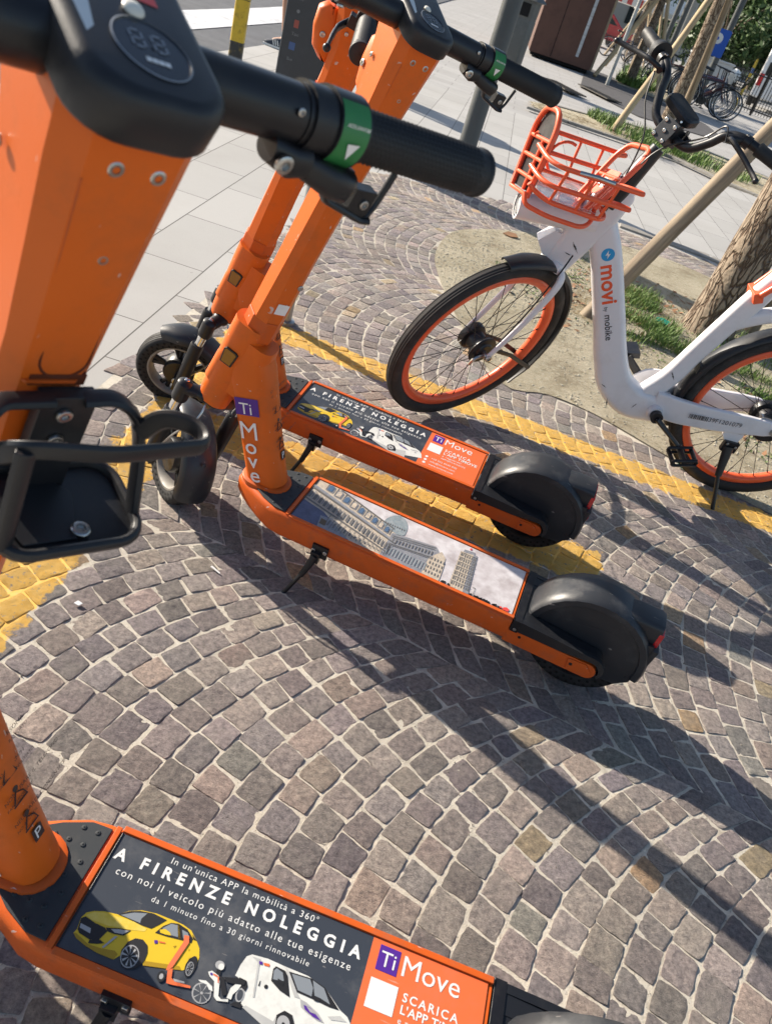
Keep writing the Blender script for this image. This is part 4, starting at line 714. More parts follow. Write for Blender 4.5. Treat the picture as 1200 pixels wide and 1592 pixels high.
    # left: brake lever
    b=B2(); b.T=b.T@Matrix.Translation((0,-.025,0)); b.tube([(0,.150,-.006),(0,.178,-.006)],.0225,28,0); b.box((.018,.166,-.022),(.030,.024,.022),0); b.bolt((-.004,.166,-.029),(-.4,0,-1),.0062,1)
    b.tube(smoothpath([(.030,.160,-.028),(.045,.185,-.040),(.050,.23,-.046),(.052,.275,-.050)]),[.008]*7+[.0065]*6+[.0055]*6,10,0,sq=(1,.7)); b.ball((.052,.278,-.050),.0078,0)
    b.build('brake_lever',[m_black,m_steel],root,bevel=.0015)
    # fork: crown, two suspended legs
    b=B()
    b.loft([[Vector((p[0],p[1],z)) for p in rrect(l,w_,.018,4)] for z,l,w_ in ((-.835,.058,.056),(-.86,.062,.066),(-.872,.05,.07))],0)
    for s in(-1,1):
        b.tube(smoothpath([(0,s*.018,-.862),(.014,s*.05,-.862),(.030,s*.078,-.868)]),[.020]*6+[.016]*7,14,0,sq=(.8,1.15)); b.lathe([(.001,.020),(.012,.018),(.0185,.012),(.0195,-.03),(.018,-.036),(.001,-.036)],20,0,Matrix.Translation((.032,s*.080,-.868)))
        b.bolt((.032,s*.080,-.848),(0,0,1),.006,1); b.tube([(.033,s*.080,-.90),(.036,s*.080,-.955)],.0125,18,1)
        b.lathe([(.001,.004),(.0165,.003),(.019,-.004),(.0185,-.14),(.0165,-.17),(.012,-.185),(.001,-.186)],20,0,Matrix.Translation((.038,s*.080,-.945)))
        b.box((.044,s*.072,-1.125),(.026,.014,.034),0); b.bolt((.040,s*.096,-1.10),(0,s,0),.008,1)
    b.build('fork',[m_black,m_chrome],root,smooth=40)
    # front mudguard and flap
    b=B(); rings=[]; c=(.052,-1.125)
    for k in range(19):
        a=R(52+k*7.3); rr=.146; wd=.042 if k>2 else .042-.006*(3-k)
        if k>7: wd=.042+.002*min(1,(k-7)/5)
        if k==18: wd=.041
        X=c[0]+rr*math.cos(a); Zz=c[1]+rr*math.sin(a); n_=Vector((math.cos(a),0,math.sin(a)))
        rings.append([Vector((X,0,Zz))+n_*h+Vector((0,y,0)) for y,h in ((wd,-.024),(wd*.97,-.010),(wd*.8,-.002),(wd*.45,.003),(0,.0045),(-wd*.45,.003),(-wd*.8,-.002),(-wd*.97,-.010),(-wd,-.024),(-wd*.9,-.024),(-wd*.86,-.012),(-wd*.4,-.002),(0,-.001),(wd*.4,-.002),(wd*.86,-.012),(wd*.9,-.024))])
    b.loft(rings,0); b.bolt((-.070,.0,-1.02),(-1,0,.7),.005,0)
    b.build('mudguard',m_dusty,root,smooth=55)
    b=B(); b.tube(smoothpath([(.0,.03,-.86),(-.035,.055,-.90),(-.02,.082,-.97),(.02,.078,-1.06)]),.0026,6,0); b.build('brake_hose',m_steel,root)
    wheel(root,SM@Matrix.Translation((.052,0,-1.125)))
    if kind!='cath' or True:
        b=B(); Mr=Matrix.Translation((-.0376,.010,-.572))@Matrix(((0,0,-1,0),(-1,0,0,0),(0,1,0,0),(0,0,0,1)))
        b.add([Mr@Vector(q) for q in ((0,0,0),(.026,0,0),(.026,.026,0),(0,.026,0))],[(0,1,2,3)],0); b.build('blank_label',m_white,root,smooth=0)
    if holder:
        b=B(); b.box((-.047,-.012,-.238),(.012,.040,.060),0)
        for z in(-.224,-.250): b.bolt((-.0535,-.010,z),(-1,0,0),.0062,1)
        hoop=roundpath([(-.052,.040,-.250),(-.080,.046,-.232),(-.100,.036,-.204),(-.112,-.020,-.202),(-.113,-.088,-.198),(-.094,-.090,-.198),(-.074,-.074,-.206),(-.066,-.066,-.232)],.016,5)
        b.tube(hoop,.0068,8,0,sq=(1.25,.6),up=(0,0,1))
        b.tube(roundpath([(-.050,.0,-.212),(-.056,.040,-.206),(-.070,.052,-.212),(-.084,.047,-.250),(-.098,.036,-.300)],.014,5),.0075,8,0,sq=(1.1,.6),up=(-1,0,0))
        b.tube(roundpath([(-.050,-.022,-.212),(-.052,-.046,-.208),(-.058,-.064,-.222),(-.068,-.072,-.250),(-.092,-.072,-.300)],.016,5),.0075,8,0,sq=(1.2,.6),up=(-1,0,0))
        b.tube(roundpath([(-.100,.036,-.206),(-.104,.036,-.24),(-.108,.034,-.300)],.008),.0068,8,0,sq=(1.1,.7),up=(0,1,0))
        b.prism(rrect(.084,.110,.022,5),-.003,.003,Matrix.Translation((-.078,-.018,-.304)),0)
        fr=[(-.078+x,-.018+y,-.299) for x,y in rrect(.082,.108,.022,5)]; b.tube(fr,.0055,8,0,close=True,sq=(1,.8))
        b.prism([(-.030,-.02),(.012,-.032),(.030,-.018),(.030,.018),(.012,.032),(-.030,.02)],.003,.006,Matrix.Translation((-.080,.0,-.304)),0)
        b.bolt((-.104,-.024,-.298),(0,0,1),.0075,1); b.box((-.052,-.012,-.285),(.008,.034,.04),0)
        b.build('cup_holder',[m_plastic,m_steel],root,smooth=40,bevel=.001)
    return root
mat_cream=mat('cream_button',(.72,.68,.58),.4)
scooter((.348,.477,R(176.7),R(2.5)),R(36.0),'nearest orange scooter, with black cup holder and red number sticker','car',holder=True,number=True,yo=.001)
scooter((.357,1.424,R(171.5),R(3.6)),R(43.0),'orange scooter with a cathedral and bell tower picture on its deck','cath')
scooter((.218,1.914,R(173.2),R(7.7)),R(-18.0),'farthest orange scooter of the row, standing beside the white bicycle wheel','car')
# ------------------------------------------------------------------ white hire bicycle
m_bwhite=mat('white_enamel',(.74,.73,.745),.30,coat=.35,dirt=(.42,.38,.36),dscale=9,damt=.28,bump=.00006,bscale=500,var=.04,vscale=5)
m_borg=mat('bike_orange',(.82,.115,.035),.38,coat=.2,dirt=(.5,.2,.12),dscale=25,damt=.3,scr=.4)
m_tyre=mat('bike_tyre',(.020,.019,.019),.75,dirt=(.13,.115,.10),dscale=14,damt=.5,bump=.0006,bscale=160)
m_spoke=mat('spoke_black',(.02,.02,.02),.35,.6)
m_badge=mat('blue_badge',(.02,.30,.62),.4); m_otext=mat('orange_letters',(.80,.10,.03),.4); m_gtext=mat('grey_letters',(.045,.045,.05),.5)
m_clear=mat('clear_plastic',(.90,.80,.84),.12,trans=.75,alpha=.55,bump=.0006,bscale=30)
m_mirror=mat('silver_reflector',(.75,.76,.78),.18,.7,bump=.0005,bscale=120)
def bike_matrix():
    x,y,yaw,l=1.134,2.667,R(-171.1),R(7.1); n=Vector((-math.sin(yaw),math.cos(yaw),0)); z=Vector((0,0,1))
    ex=Vector((math.cos(yaw),math.sin(yaw),0)); ey=n*math.cos(l)-z*math.sin(l); ez=z*math.cos(l)+n*math.sin(l)
    return Matrix(((ex.x,ey.x,ez.x,x),(ex.y,ey.y,ez.y,y),(ex.z,ey.z,ez.z,0),(0,0,0,1)))
def bike_wheel(parent,M,seed=0):
    W=empty_part('wheel',parent); Q=Matrix.Rotation(R(90),4,'X'); RR=.326
    b=MB(); b.T=M; wd=.026
    prof=[(RR-.048+.026*(1-math.cos(a))*.0+ .0,0)] if False else []
    prof=[(RR-.045,-.012)]+[(RR-.0235+.0235*math.cos(a),.0245*math.sin(a)) for a in [R(-140+k*20) for k in range(15)]]+[(RR-.045,.012)]
    b.lathe(prof,110,0,Q)
    for k in (-2,-1,0,1,2):
        b.lathe([(RR-.0012-abs(k)*.0016,k*.0075-.0022),(RR+.0006-abs(k)*.0016,k*.0075-.0014),(RR+.0006-abs(k)*.0016,k*.0075+.0014),(RR-.0012-abs(k)*.0016,k*.0075+.0022)],110,0,Q)
    b.build('tyre',m_tyre,W,smooth=50)
    b=MB(); b.T=M; b.lathe([(RR-.044,-.013),(RR-.047,-.0165),(RR-.062,-.0165),(RR-.072,-.008),(RR-.073,0),(RR-.072,.008),(RR-.062,.0165),(RR-.047,.0165),(RR-.044,.013)],100,0,Q)
    b.build('rim',m_borg,W,smooth=50)
    b=MB(); b.T=M
    for s,o in((1,0),(-1,.5)):
        for k in range(16):
            a=2*math.pi*(k+o)/16; da=(.62 if k%2 else -.62); hr=.042
            p=Vector((hr*math.cos(a+da),s*.026,hr*math.sin(a+da))); q=Vector(((RR-.07)*math.cos(a),s*.003,(RR-.07)*math.sin(a)))
            b.tube([p,q],.00125,5,0); d=(p-q).normalized(); b.tube([q,q+d*.012],.0022,6,0)
    b.build('spokes',m_spoke,W,smooth=60)
    b=MB(); b.T=M
    b.lathe([(.001,-.046),(.028,-.046),(.034,-.038),(.046,-.030),(.046,-.022),(.034,-.018),(.034,.018),(.046,.022),(.048,.030),(.048,.044),(.040,.050),(.030,.054),(.001,.055)],40,0,Q)
    b.tube([(0,-.062,0),(0,.066,0)],.008,12,1); b.bolt((0,.062,0),(0,1,0),.012,1)
    b.build('hub',[m_black,m_steel],W)
    return W
def bicycle():
    Mb=bike_matrix(); root=empty('bicycle',M=Mb); tag(root,'white hire bicycle with orange wire basket, orange rims and turned front wheel','bicycle')
    def B(): return MB()
    Mx=Matrix(((1,0,0,0),(0,0,1,0),(0,1,0,0),(0,0,0,1)))
    def sect(c,ux,lx,wy,r=.42,n=6):
        ux=Vector(ux).normalized(); return [Vector(c)+ux*p[0]+Vector((0,p[1],0)) for p in rrect(lx,wy,min(lx,wy)*r,n)]
    def sweep(b,P,m=0,n=7,r=.42):
        """P: list of ((x,y,z),len,width) control stations in the frame plane"""
        C=smoothpath([p[0] for p in P],n); out=[]; k=len(C)
        for i,c in enumerate(C):
            t=(C[min(i+1,k-1)]-C[max(i-1,0)]).normalized(); ux=Vector((0,1,0)).cross(t)
            f=i/n; j=min(int(f),len(P)-2); f-=j; f=f*f*(3-2*f)
            lx=P[j][1]*(1-f)+P[j+1][1]*f; wy=P[j][2]*(1-f)+P[j+1][2]*f
            out.append(sect(c,ux,lx,wy,r))
        b.loft(out,m)
    # one-piece frame: head, down tube with tight bend, seat strut, stays
    b=B()
    sweep(b,[((.880,0,.846),.080,.058),((.840,0,.790),.088,.060),((.785,0,.706),.094,.062),((.730,0,.606),.098,.060),((.668,0,.490),.102,.060),((.618,0,.395),.108,.062),((.560,0,.310),.118,.066),((.480,0,.262),.124,.070),((.400,0,.262),.118,.074),((.345,0,.275),.090,.078)])
    # head shell around the steerer
    hd=[((.930,.0,.628),.086,.060),((.912,.0,.680),.096,.064),((.890,0,.745),.112,.066),((.862,0,.822),.120,.066),((.835,0,.895),.104,.062),((.823,0,.925),.060,.056)]
    b.loft([sect(c,(1,0,.32),l,w_,.35) for c,l,w_ in hd],0)
    b.prism([(.975,.665),(1.003,.700),(.965,.742),(.905,.730),(.915,.655)],-.026,.026,Mx,0)
    # seat strut, curved to a flat rack arch
    sweep(b,[((.440,0,.300),.074,.052),((.395,0,.385),.068,.048),((.366,0,.480),.064,.044),((.330,0,.590),.066,.044),((.292,0,.700),.070,.046),((.255,0,.800),.060,.044)],r=.4)
    sweep(b,[((.330,0,.600),.05,.040),((.280,0,.640),.050,.040),((.205,0,.680),.048,.044),((.10,0,.705),.046,.05),((-.03,0,.690),.044,.06),((-.12,0,.640),.04,.06)],r=.4)
    for s in(-1,1):
        P=[((.410,s*.020,.285),.094,.030),((.330,s*.046,.292),.092,.024),((.230,s*.062,.305),.084,.020),((.120,s*.068,.320),.074,.018),((.040,s*.070,.330),.062,.018),((-.020,s*.070,.336),.040,.016)]
        sweep(b,P,r=.3)
        b.prism([(.110,.285),(.150,.300),(.150,.268),(.135,.250),(.085,.248),(.080,.285)],s*.062,s*.074,Mx,0)
        if s>0: b.tube([(.395,s*.03,.262),(.395,s*.062,.262)],.026,20,0)
    b.build('frame',m_bwhite,root,smooth=50)
    # battery/lamp tube under the basket
    b=B(); ax0=Vector((1.100,.02,.778)); ax1=Vector((.870,.0,.790)); d=(ax1-ax0).normalized(); 
    b.tube([ax0,ax0+d*.24],.038,28,0,cap=False); b.tube([ax0,ax0+d*.004],.0382,28,0,cap=False); b.tube([ax0+d*.004,ax0+d*.2],.030,24,1); 
    b.lathe([(.038,0),(.031,0)],28,0,Matrix.Translation(ax0)@d.to_track_quat('Z','Y').to_matrix().to_4x4())
    b.lathe([(.001,.002),(.018,.002),(.024,.006),(.029,.003)],24,2,Matrix.Translation(ax0)@d.to_track_quat('Z','Y').to_matrix().to_4x4())
    b.build('head_lamp',[m_bwhite,m_black,m_mirror],root)
    # lettering along the down tube (reads downwards) on the left side
    b=B()
    ang=math.atan2(.706-.490,.785-.668)   # tube direction
    def dn(t): # point on tube centreline, t 0 top..1
        a=Vector((.792,0,.720)); c=Vector((.640,0,.436)); return a.lerp(c,t)
    dv=(dn(1)-dn(0)).normalized(); uv_=Vector((0,1,0)).cross(dv); 
    if uv_.x>0: uv_=-uv_
    # text x runs down the tube, text up points towards the rear
    up=Vector((-dv.z*-1,0,0)); up=dv.cross(Vector((0,1,0))); 
    def LM(t,off,y=.0312): 
        n_=Vector((0,1,0)); x_=dv; y_=n_.cross(x_); p=dn(t)+y_*off; return Matrix(((x_.x,y_.x,n_.x,p.x),(x_.y,y_.y,n_.y,y),(x_.z,y_.z,n_.z,p.z),(0,0,0,1)))
    M_=LM(.0,.0); b.add([M_@Vector((.020*math.cos(a),.020*math.sin(a)+.002,0)) for a in [2*math.pi*i/24 for i in range(24)]],[tuple(range(24))],0)
    b.add([M_@Vector((x,y+.002,.0006)) for x,y in ((-.013,.003),(-.001,.001),(-.002,.008),(.013,-.003),(.001,-.001),(.002,-.008))],[(0,1,2,3,4,5)],3)
    b.text("movi",.066,LM(.095,-.020),1,bold=.0016,sp=1.02)
    b.text("by",.017,LM(.53,-.016),2); b.text("mobike",.031,LM(.615,-.016),2,bold=.0003)
    b.build('frame_lettering',[m_badge,m_otext,m_gtext,m_white],root,smooth=0)
    for (x,z,y,sc,an) in ((.893,.715,.0338,.010,.8),(.905,.690,.0335,.005,.2),(.560,.240,.0335,.010,1.2),(.60,.30,.0325,.006,.4),(.40,.40,.0243,.008,.9),(.47,.26,.0365,.006,2.0)):
        b=MB(); pts=[(sc*(1+.5*math.sin(5*a+x*90))*math.cos(a)*1.6,sc*.22*(1+.6*math.sin(7*a+z*50))*math.sin(a)) for a in [2*math.pi*i/22 for i in range(22)]]
        b.add([Vector((x+u*math.cos(an)-v*math.sin(an),y+.0004,z+u*math.sin(an)+v*math.cos(an))) for u,v in pts],[tuple(range(22))],0)
        b.build('scuff_mark',m_gtext,root,smooth=0)
    # bar code and number on the left stay
    b=B(); a0=Vector((.295,.0,.300)); a1=Vector((.06,.0,.328)); dx=(a1-a0).normalized(); dy=Vector((0,1,0)).cross(dx)
    def SMx(t,off): p=a0.lerp(a1,t)+dy*off; yy=.0735; return Matrix(((dx.x,dy.x,0,p.x),(0.045,0,1,yy),(dx.z,dy.z,0,p.z),(0,0,0,1)))
    Q_=SMx(0,-.008); random.seed(11); x=0
    while x<.062:
        w_=random.choice((.0012,.002,.0034)); b.add([Q_@Vector(q) for q in ((x,0,0),(x+w_,0,0),(x+w_,.018,0),(x,.018,0))],[(0,1,2,3)],0); x+=w_+random.choice((.001,.0016,.0026))
    b.text("39F1201079",.0235,Q_@Matrix.Translation((.066,.001,0)),0,sp=1.0)
    b.build('number_print',m_gtext,root,smooth=0)
    # wheels
    bike_wheel(root,Matrix.Translation((0,0,.330)))
    rk=R(18); ax=Vector((-math.sin(rk),0,math.cos(rk))); Q=Matrix.Rotation(R(38),3,ax); Y=Q@Vector((0,1,0)); X=Y.cross(ax); C=Vector((.917,.015,.65))
    S=Matrix(((X.x,Y.x,ax.x,C.x),(X.y,Y.y,ax.y,C.y),(X.z,Y.z,ax.z,C.z),(0,0,0,1)))
    HZ=-.345; HX=.052
    bike_wheel(root,S@Matrix.Translation((HX,0,HZ)))
    # fork
    b=MB(); b.T=S
    b.loft([[Vector((p[0],p[1],z)) for p in rrect(l,w_,.018,4)] for z,l,w_ in ((.006,.05,.05),(-.008,.056,.066),(-.022,.05,.07))],0)
    for s in(-1,1):
        P=smoothpath([(0,s*.018,-.008),(.002,s*.046,-.020),(.006,s*.060,-.060),(.018,s*.066,-.16),(.034,s*.067,-.26),(HX,s*.066,HZ)],6); n_=len(P)
        b.tube(P,[.016+.002*min(1,i/6)-.008*(i/n_) for i in range(n_)],14,0,sq=(.62,1.0),up=(0,1,0))
    b.build('fork',m_bwhite,root,smooth=50)
    b=MB(); b.T=S; b.tube(smoothpath([(HX+.002,.050,HZ-.008),(HX+.03,.052,HZ-.022),(HX+.034,.052,HZ-.05)]),.006,8,0); b.bolt((HX,.072,HZ),(0,1,0),.012,0); b.lathe([(.001,0),(.050,0),(.052,.004),(.05,.008),(.03,.010)],30,1,Matrix.Translation((HX,.030,HZ))@Matrix.Rotation(R(-90),4,'X'))
    b.build('axle_nut',[m_steel,m_black],root)
    # front mudguard
    def guard(b,c,rr,a0,a1,wd,n=24,th=.003,m=0):
        rings=[]
        for k in range(n+1):
            a=R(a0+(a1-a0)*k/n); n_=Vector((math.cos(a),0,math.sin(a))); P=Vector((c[0],0,c[1]))+n_*rr; w_=wd*(1 if 1<k<n-1 else .85)
            sh=[(w_,-.014),(w_*.92,-.004),(w_*.6,.001),(0,.003),(-w_*.6,.001),(-w_*.92,-.004),(-w_,-.014),(-w_*.92,-.015),(-w_*.86,-.006),(-w_*.5,-.002),(0,0),(w_*.5,-.002),(w_*.86,-.006),(w_*.92,-.015)]
            rings.append([P+n_*h+Vector((0,y,0)) for y,h in sh])
        b.loft(rings,m)
    b=MB(); b.T=S; guard(b,(HX,HZ),.342,62,205,.032)
    for s in(-1,1): b.tube([(HX-.03,s*.034,HZ+.01),(HX-.16,s*.036,HZ-.005),(HX-.33,s*.030,HZ-.055)],[.006,.005,.005],8,0,sq=(1.6,.5),up=(0,0,1))
    b.build('mudguard',m_plastic,root,smooth=55)
    b=MB(); guard(b,(0,.330),.345,-20,38+140,.034,30); b.box((.318,0,.445),(.03,.05,.03),0)
    b.build('mudguard',m_plastic,root,smooth=55)
    # steerer cover, clamp and bars
    b=MB(); b.T=S; b.tube([(0,0,.21),(0,0,.26),(0,0,.34),(-.004,0,.40)],[.024,.027,.024,.020],18,0); b.tube([(.02,0,.27),(.018,0,.36)],.010,10,1)
    b.box((.016,0,.443),(.030,.052,.060),0,M=Matrix.Rotation(R(-8),3,'Y')); b.box((-.012,0,.443),(.03,.046,.05),0)
    for y,z in((.018,.464),(-.018,.464),(.018,.422),(-.018,.422),(0,.443)): b.bolt((.032-(z-.443)*.14,y,z),(1,0,-.14),.0058,2)
    b.build('stem',[m_plastic,m_bwhite,m_chrome],root,bevel=.002)
    hb=[(.0,.0,.443),(.0,.03,.441),(.0,.075,.452),(-.002,.108,.492),(-.004,.128,.528),(-.010,.158,.547),(-.03,.200,.554),(-.07,.300,.562)]
    path=smoothpath([(x,-y,z) for x,y,z in hb[::-1]]+hb[1:],6)
    b=MB(); b.T=S; b.tube(path,.0118,16,0); b.build('handlebar',m_black,root,smooth=50)
    for s in(-1,1):
        b=MB(); b.T=S
        d=Vector((-.04,s*.1,.008)).normalized(); p0=Vector((-.032,s*.205,.5545))
        if s<0:
            Pq=[p0+d*t for t in (0,.006,.010,.03,.032,.045,.047,.060,.062,.075,.11,.125,.130)]; b.tube(Pq,[.030,.031,.029,.026,.018,.018,.0165,.018,.0165,.018,.0165,.0175,.014],22,0)
        else:
            Pq=[p0+d*t for t in (0,.005,.02,.10,.125,.13)]; b.tube(Pq,[.017,.018,.0165,.0168,.0175,.013],20,0)
        b.build('grip',m_grip,root,smooth=35)
        b=MB(); b.T=S; q0=Vector((-.016,s*.178,.550))
        b.tube([q0-d*.008,q0+d*.010],.0165,18,0); b.tube([q0,q0+Vector((.016,-s*.022,-.014)),q0+Vector((.030,-s*.032,-.022))],[.012,.012,.010],10,0,sq=(1,.8)); b.bolt(q0+Vector((.010,-s*.004,.012)),(.2,0,1),.005,1)
        b.tube(smoothpath([q0+Vector((.028,-s*.030,-.018)),q0+Vector((.046,s*.002,-.018)),q0+Vector((.046,s*.04,-.024)),q0+Vector((.050,s*.088,-.034)),q0+Vector((.056,s*.118,-.040))]),.0068,10,0,sq=(1,.7)); b.ball(q0+Vector((.057,s*.121,-.041)),.0078,0)
        b.build('brake_lever',[m_black,m_steel],root,smooth=45)
    b=MB(); b.T=S
    DM=Matrix.Translation((-.050,-.048,.497))@Matrix.Rotation(R(20),4,'Y')@Matrix.Rotation(R(-8),4,'X')
    b.loft([[DM@Vector((p[0],p[1],z)) for p in rrect(l,w_,.016,4)] for z,l,w_ in ((-.014,.05,.10),(-.010,.058,.112),(.006,.056,.112),(.011,.048,.104))],0); b.box((-.04,-.02,.462),(.016,.03,.05),0); b.prism([(-.02,-.02),(.06,-.02),(.06,.012),(.035,.012),(.032,.02),(.02,.02),(.015,.008),(-.02,.008)],-.002,.002,Matrix.Translation((-.045,.0,.455))@Matrix.Rotation(R(90),4,'X')@Matrix.Rotation(R(60),4,'Y'),0)
    b.bolt((-.028,-.05,.486),(1,0,0),.0035,1); b.bolt((-.024,-.01,.478),(1,0,0),.0035,1)
    b.build('lock_controller',[m_plastic,m_chrome],root,bevel=.002)
    b=MB(); b.T=S
    b.tube(smoothpath([(.016,-.155,.52),(.03,-.11,.46),(.045,-.03,.40),(.03,.0,.30),(.02,.01,.2)]),.0024,6,0); b.tube(smoothpath([(.014,.150,.52),(.012,.12,.545),(.0,.085,.49),(.03,.03,.41),(.045,.02,.32),(.02,.02,.2)]),.0024,6,0)
    b.tube(smoothpath([(.01,.03,.05),(.03,.05,-.02),(.03,.055,-.16),(.045,.058,-.30)]),.0026,6,0)
    b.build('brake_cable',m_black,root)
    # ------------- basket, fixed to the head
    bk=empty_part('basket',root); O_=.0068
    b=MB(); zt=.943; zm=.893; zb=.846; wr=.155; xf=1.075; xr=.835
    def rail(z,w_,x0,x1,zz=0,side=1):
        return roundpath([(x1+.033,side*.10,z-.01),(x1+.015,side*(w_-.02),z+zz*.2),(x1-.03,side*w_,z+zz*.3),(x0-.02,side*w_,z+zz),(x0+.01,side*(w_-.035),z+zz),(x0+.033,side*.042,z+zz+.005)],.03,5)
    for s in(-1,1):
        b.tube(rail(zt,wr,xf,xr,.006,s),O_,10,0); b.tube(rail(zm,wr-.012,xf,xr+.012,.0,s),O_,10,0)
        b.tube(roundpath([(xf+.03,s*.10,.87),(xf+.015,s*.10,zb+.012),(xf-.03,s*.125,zb),(xr+.06,s*.125,zb-.006),(xr+.03,s*.09,zb-.01),(xr+.04,s*.045,zb)],.035,5),O_,10,0)
        b.tube(roundpath([(xf+.03,s*.090,.84),(xf+.025,s*.115,zb-.028),(xf-.04,s*.128,zb-.037),(xr+.09,s*.128,zb-.040),(xr+.06,s*.085,zb-.03),(xr+.06,s*.05,zb)],.03,5),O_,10,0)
        for x in(.955,.885): b.tube([(x,s*wr,zt+.002),(x+.004,s*(wr-.012),zm),(x+.008,s*.125,zb-.003)],.0045,8,0)
        b.tube([(1.03,s*(wr-.002),zt),(1.035,s*(wr-.014),zm),(1.04,s*.124,zb)],.0045,8,0)
        # ring decoration on the sides
        rg=[(.985+.048*math.cos(a),s*(wr-.008),(zt+zm)/2-.035+.052*math.sin(a)) for a in [R(-80+k*16) for k in range(13)]]; b.tube(rg,.0045,8,0) if s<0 else None
    for s in(-1,1): b.tube([(.90,s*wr,zt+.006),(.95,s*wr,zt+.008),(1.0,s*wr,zt+.006)],.0085,8,3,sq=(.75,.85)) if s>0 else None
    # front and rear tall hoops
    def HM(c,yaw,pitch,roll):
        cy,sy=math.cos(R(yaw)),math.sin(R(yaw)); X=Vector((cy,sy,0)); Y=Vector((-sy,cy,0)); U=Vector((0,0,1)); th,ro=R(pitch),R(roll)
        up=U*math.cos(th)+X*math.sin(th); Yr=Y*math.cos(ro)+up*math.sin(ro); ur=up*math.cos(ro)-Y*math.sin(ro); Xn=Yr.cross(ur)
        return Matrix(((Xn.x,Yr.x,ur.x,c[0]),(Xn.y,Yr.y,ur.y,c[1]),(Xn.z,Yr.z,ur.z,c[2]),(0,0,0,1)))
    FH=HM((1.10,-.003,.923),12,-7,11); RH=HM((.874,0,.920),4,-32,17)
    b.tube([FH@Vector(q) for q in roundpath([(0,.066,-.108),(0,.076,.065),(0,.045,.112),(0,-.045,.112),(0,-.076,.065),(0,-.066,-.108)],.035,5)],.0082,10,0,close=True)
    b.tube([RH@Vector(q) for q in roundpath([(0,.070,-.10),(0,.078,.07),(0,.055,.108),(0,-.055,.108),(0,-.078,.07),(0,-.070,-.10)],.035,5)],.0078,10,0)
    for z in(.035,-.015,-.065): b.tube([FH@Vector((0,-.074,z)),FH@Vector((0,.074,z))],.0058,8,0)
    b.tube([FH@Vector((0,.02,-.10)),FH@Vector((0,.02,.035))],.0055,8,0)
    b.tube([RH@Vector((0,-.076,.0)),RH@Vector((0,.076,.0))],.0055,8,0)
    b.build('wire_frame',[m_borg,m_black,m_mirror,m_steel],bk,smooth=55)
    b=MB(); b.T=FH; b.prism([(-.062,-.10),(-.070,.06),(-.042,.104),(.042,.104),(.070,.06),(.062,-.10)],-.012,-.006,Matrix(((0,0,1,0),(1,0,0,0),(0,1,0,0),(0,0,0,1))),0)
    b.build('basket_panel',m_plastic,bk,smooth=30)
    b=MB(); b.T=FH; b.prism(rrect(.040,.076,.006,3),-.024,-.012,Matrix.Translation((0,-.012,.060))@Matrix(((0,0,1,0),(1,0,0,0),(0,1,0,0),(0,0,0,1))),0); b.build('basket_reflector',m_mirror,bk,bevel=.002)
    b=MB(); b.loft([[Vector((x,y,z)) for y,z in ((-.105,zb-.002),(-.06,zb-.012),(0,zb-.015),(.06,zb-.012),(.105,zb-.002),(.105,zb+.001),(.06,zb-.009),(0,zb-.012),(-.06,zb-.009),(-.105,zb+.001))] for x in(.90,.94,.98,1.02,1.06)],0); b.build('basket_liner',m_clear,bk,smooth=50)
    b=MB(); b.T=RH
    b.prism([(-.050,-.11),(-.052,-.02),(-.030,.02),(.030,.02),(.052,-.02),(.050,-.11),(.015,-.115),(.012,-.06),(-.012,-.06),(-.015,-.115)],-.002,.002,Matrix(((0,0,1,0),(1,0,0,0),(0,1,0,0),(0,0,0,1))),0)
    for y in(-.034,.034): b.tube([(0,y,-.11),(0,y,.0)],.007,8,0); b.bolt((.004,y*.5,-.03),(1,0,0),.006,1)
    b.T=Matrix()
    b.box((.905,0,.825),(.05,.07,.008),0); b.bolt((.93,.02,.83),(0,0,1),.006,1); b.bolt((.93,-.02,.83),(0,0,1),.006,1)
    b.build('basket_bracket',[m_borg,m_chrome],bk,bevel=.001)
    # crank, pedals, kickstand, saddle, hub gear
    b=B(); c0=Vector((.395,.070,.262)); c1=Vector((.272,.094,.184))
    b.tube([(.395,.062,.262),(.395,.082,.262)],.021,18,0); b.tube([c0+Vector((0,.010,0)),c1],[.0175,.0125],12,0,sq=(1,.55),up=(0,1,0)); b.bolt((.392,.086,.258),(0,1,0),.006,1)
    b.build('crank',[m_black,m_steel],root,smooth=45)
    b=B(); PMx=Matrix.Translation((c1.x,.145,c1.z))@Matrix.Rotation(R(18),4,'Y')
    for y in(-.036,.036): b.tube(roundpath([PMx@Vector(q) for q in((-.040,y,-.010),(.040,y,-.010),(.040,y,.010),(-.040,y,.010))],.008),.0055,8,0,close=True)
    for x in(-.038,.038): b.tube([PMx@Vector((x,-.036,0)),PMx@Vector((x,.036,0))],.009,8,0,sq=(.7,1))
    b.tube([(c1.x,.09,c1.z),(c1.x,.185,c1.z)],.011,12,0)
    b.build('pedal',m_black,root,smooth=45)
    b=B(); b.tube([(.395,-.062,.262),(.395,-.088,.262)],.021,18,0); b.tube([(.395,-.085,.262),(.52,-.10,.36)],[.0175,.0125],12,0,sq=(1,.55)); b.lathe([(.001,0),(.085,0),(.092,.003),(.092,.012),(.085,.014),(.001,.014)],44,1,Matrix.Translation((.395,-.075,.262))@Matrix.Rotation(R(90),4,'X')); b.box((.52,-.145,.36),(.085,.08,.02),0,M=Matrix.Rotation(R(15),3,'Y'))
    b.build('crank',[m_black,m_bwhite],root,smooth=45)
    b=B(); b.box((.105,.078,.232),(.055,.016,.040),0); b.bolt((.122,.088,.245),(0,1,0),.005,1); b.bolt((.088,.088,.238),(0,1,0),.005,1); b.bolt((.112,.088,.215),(0,1,0),.005,1)
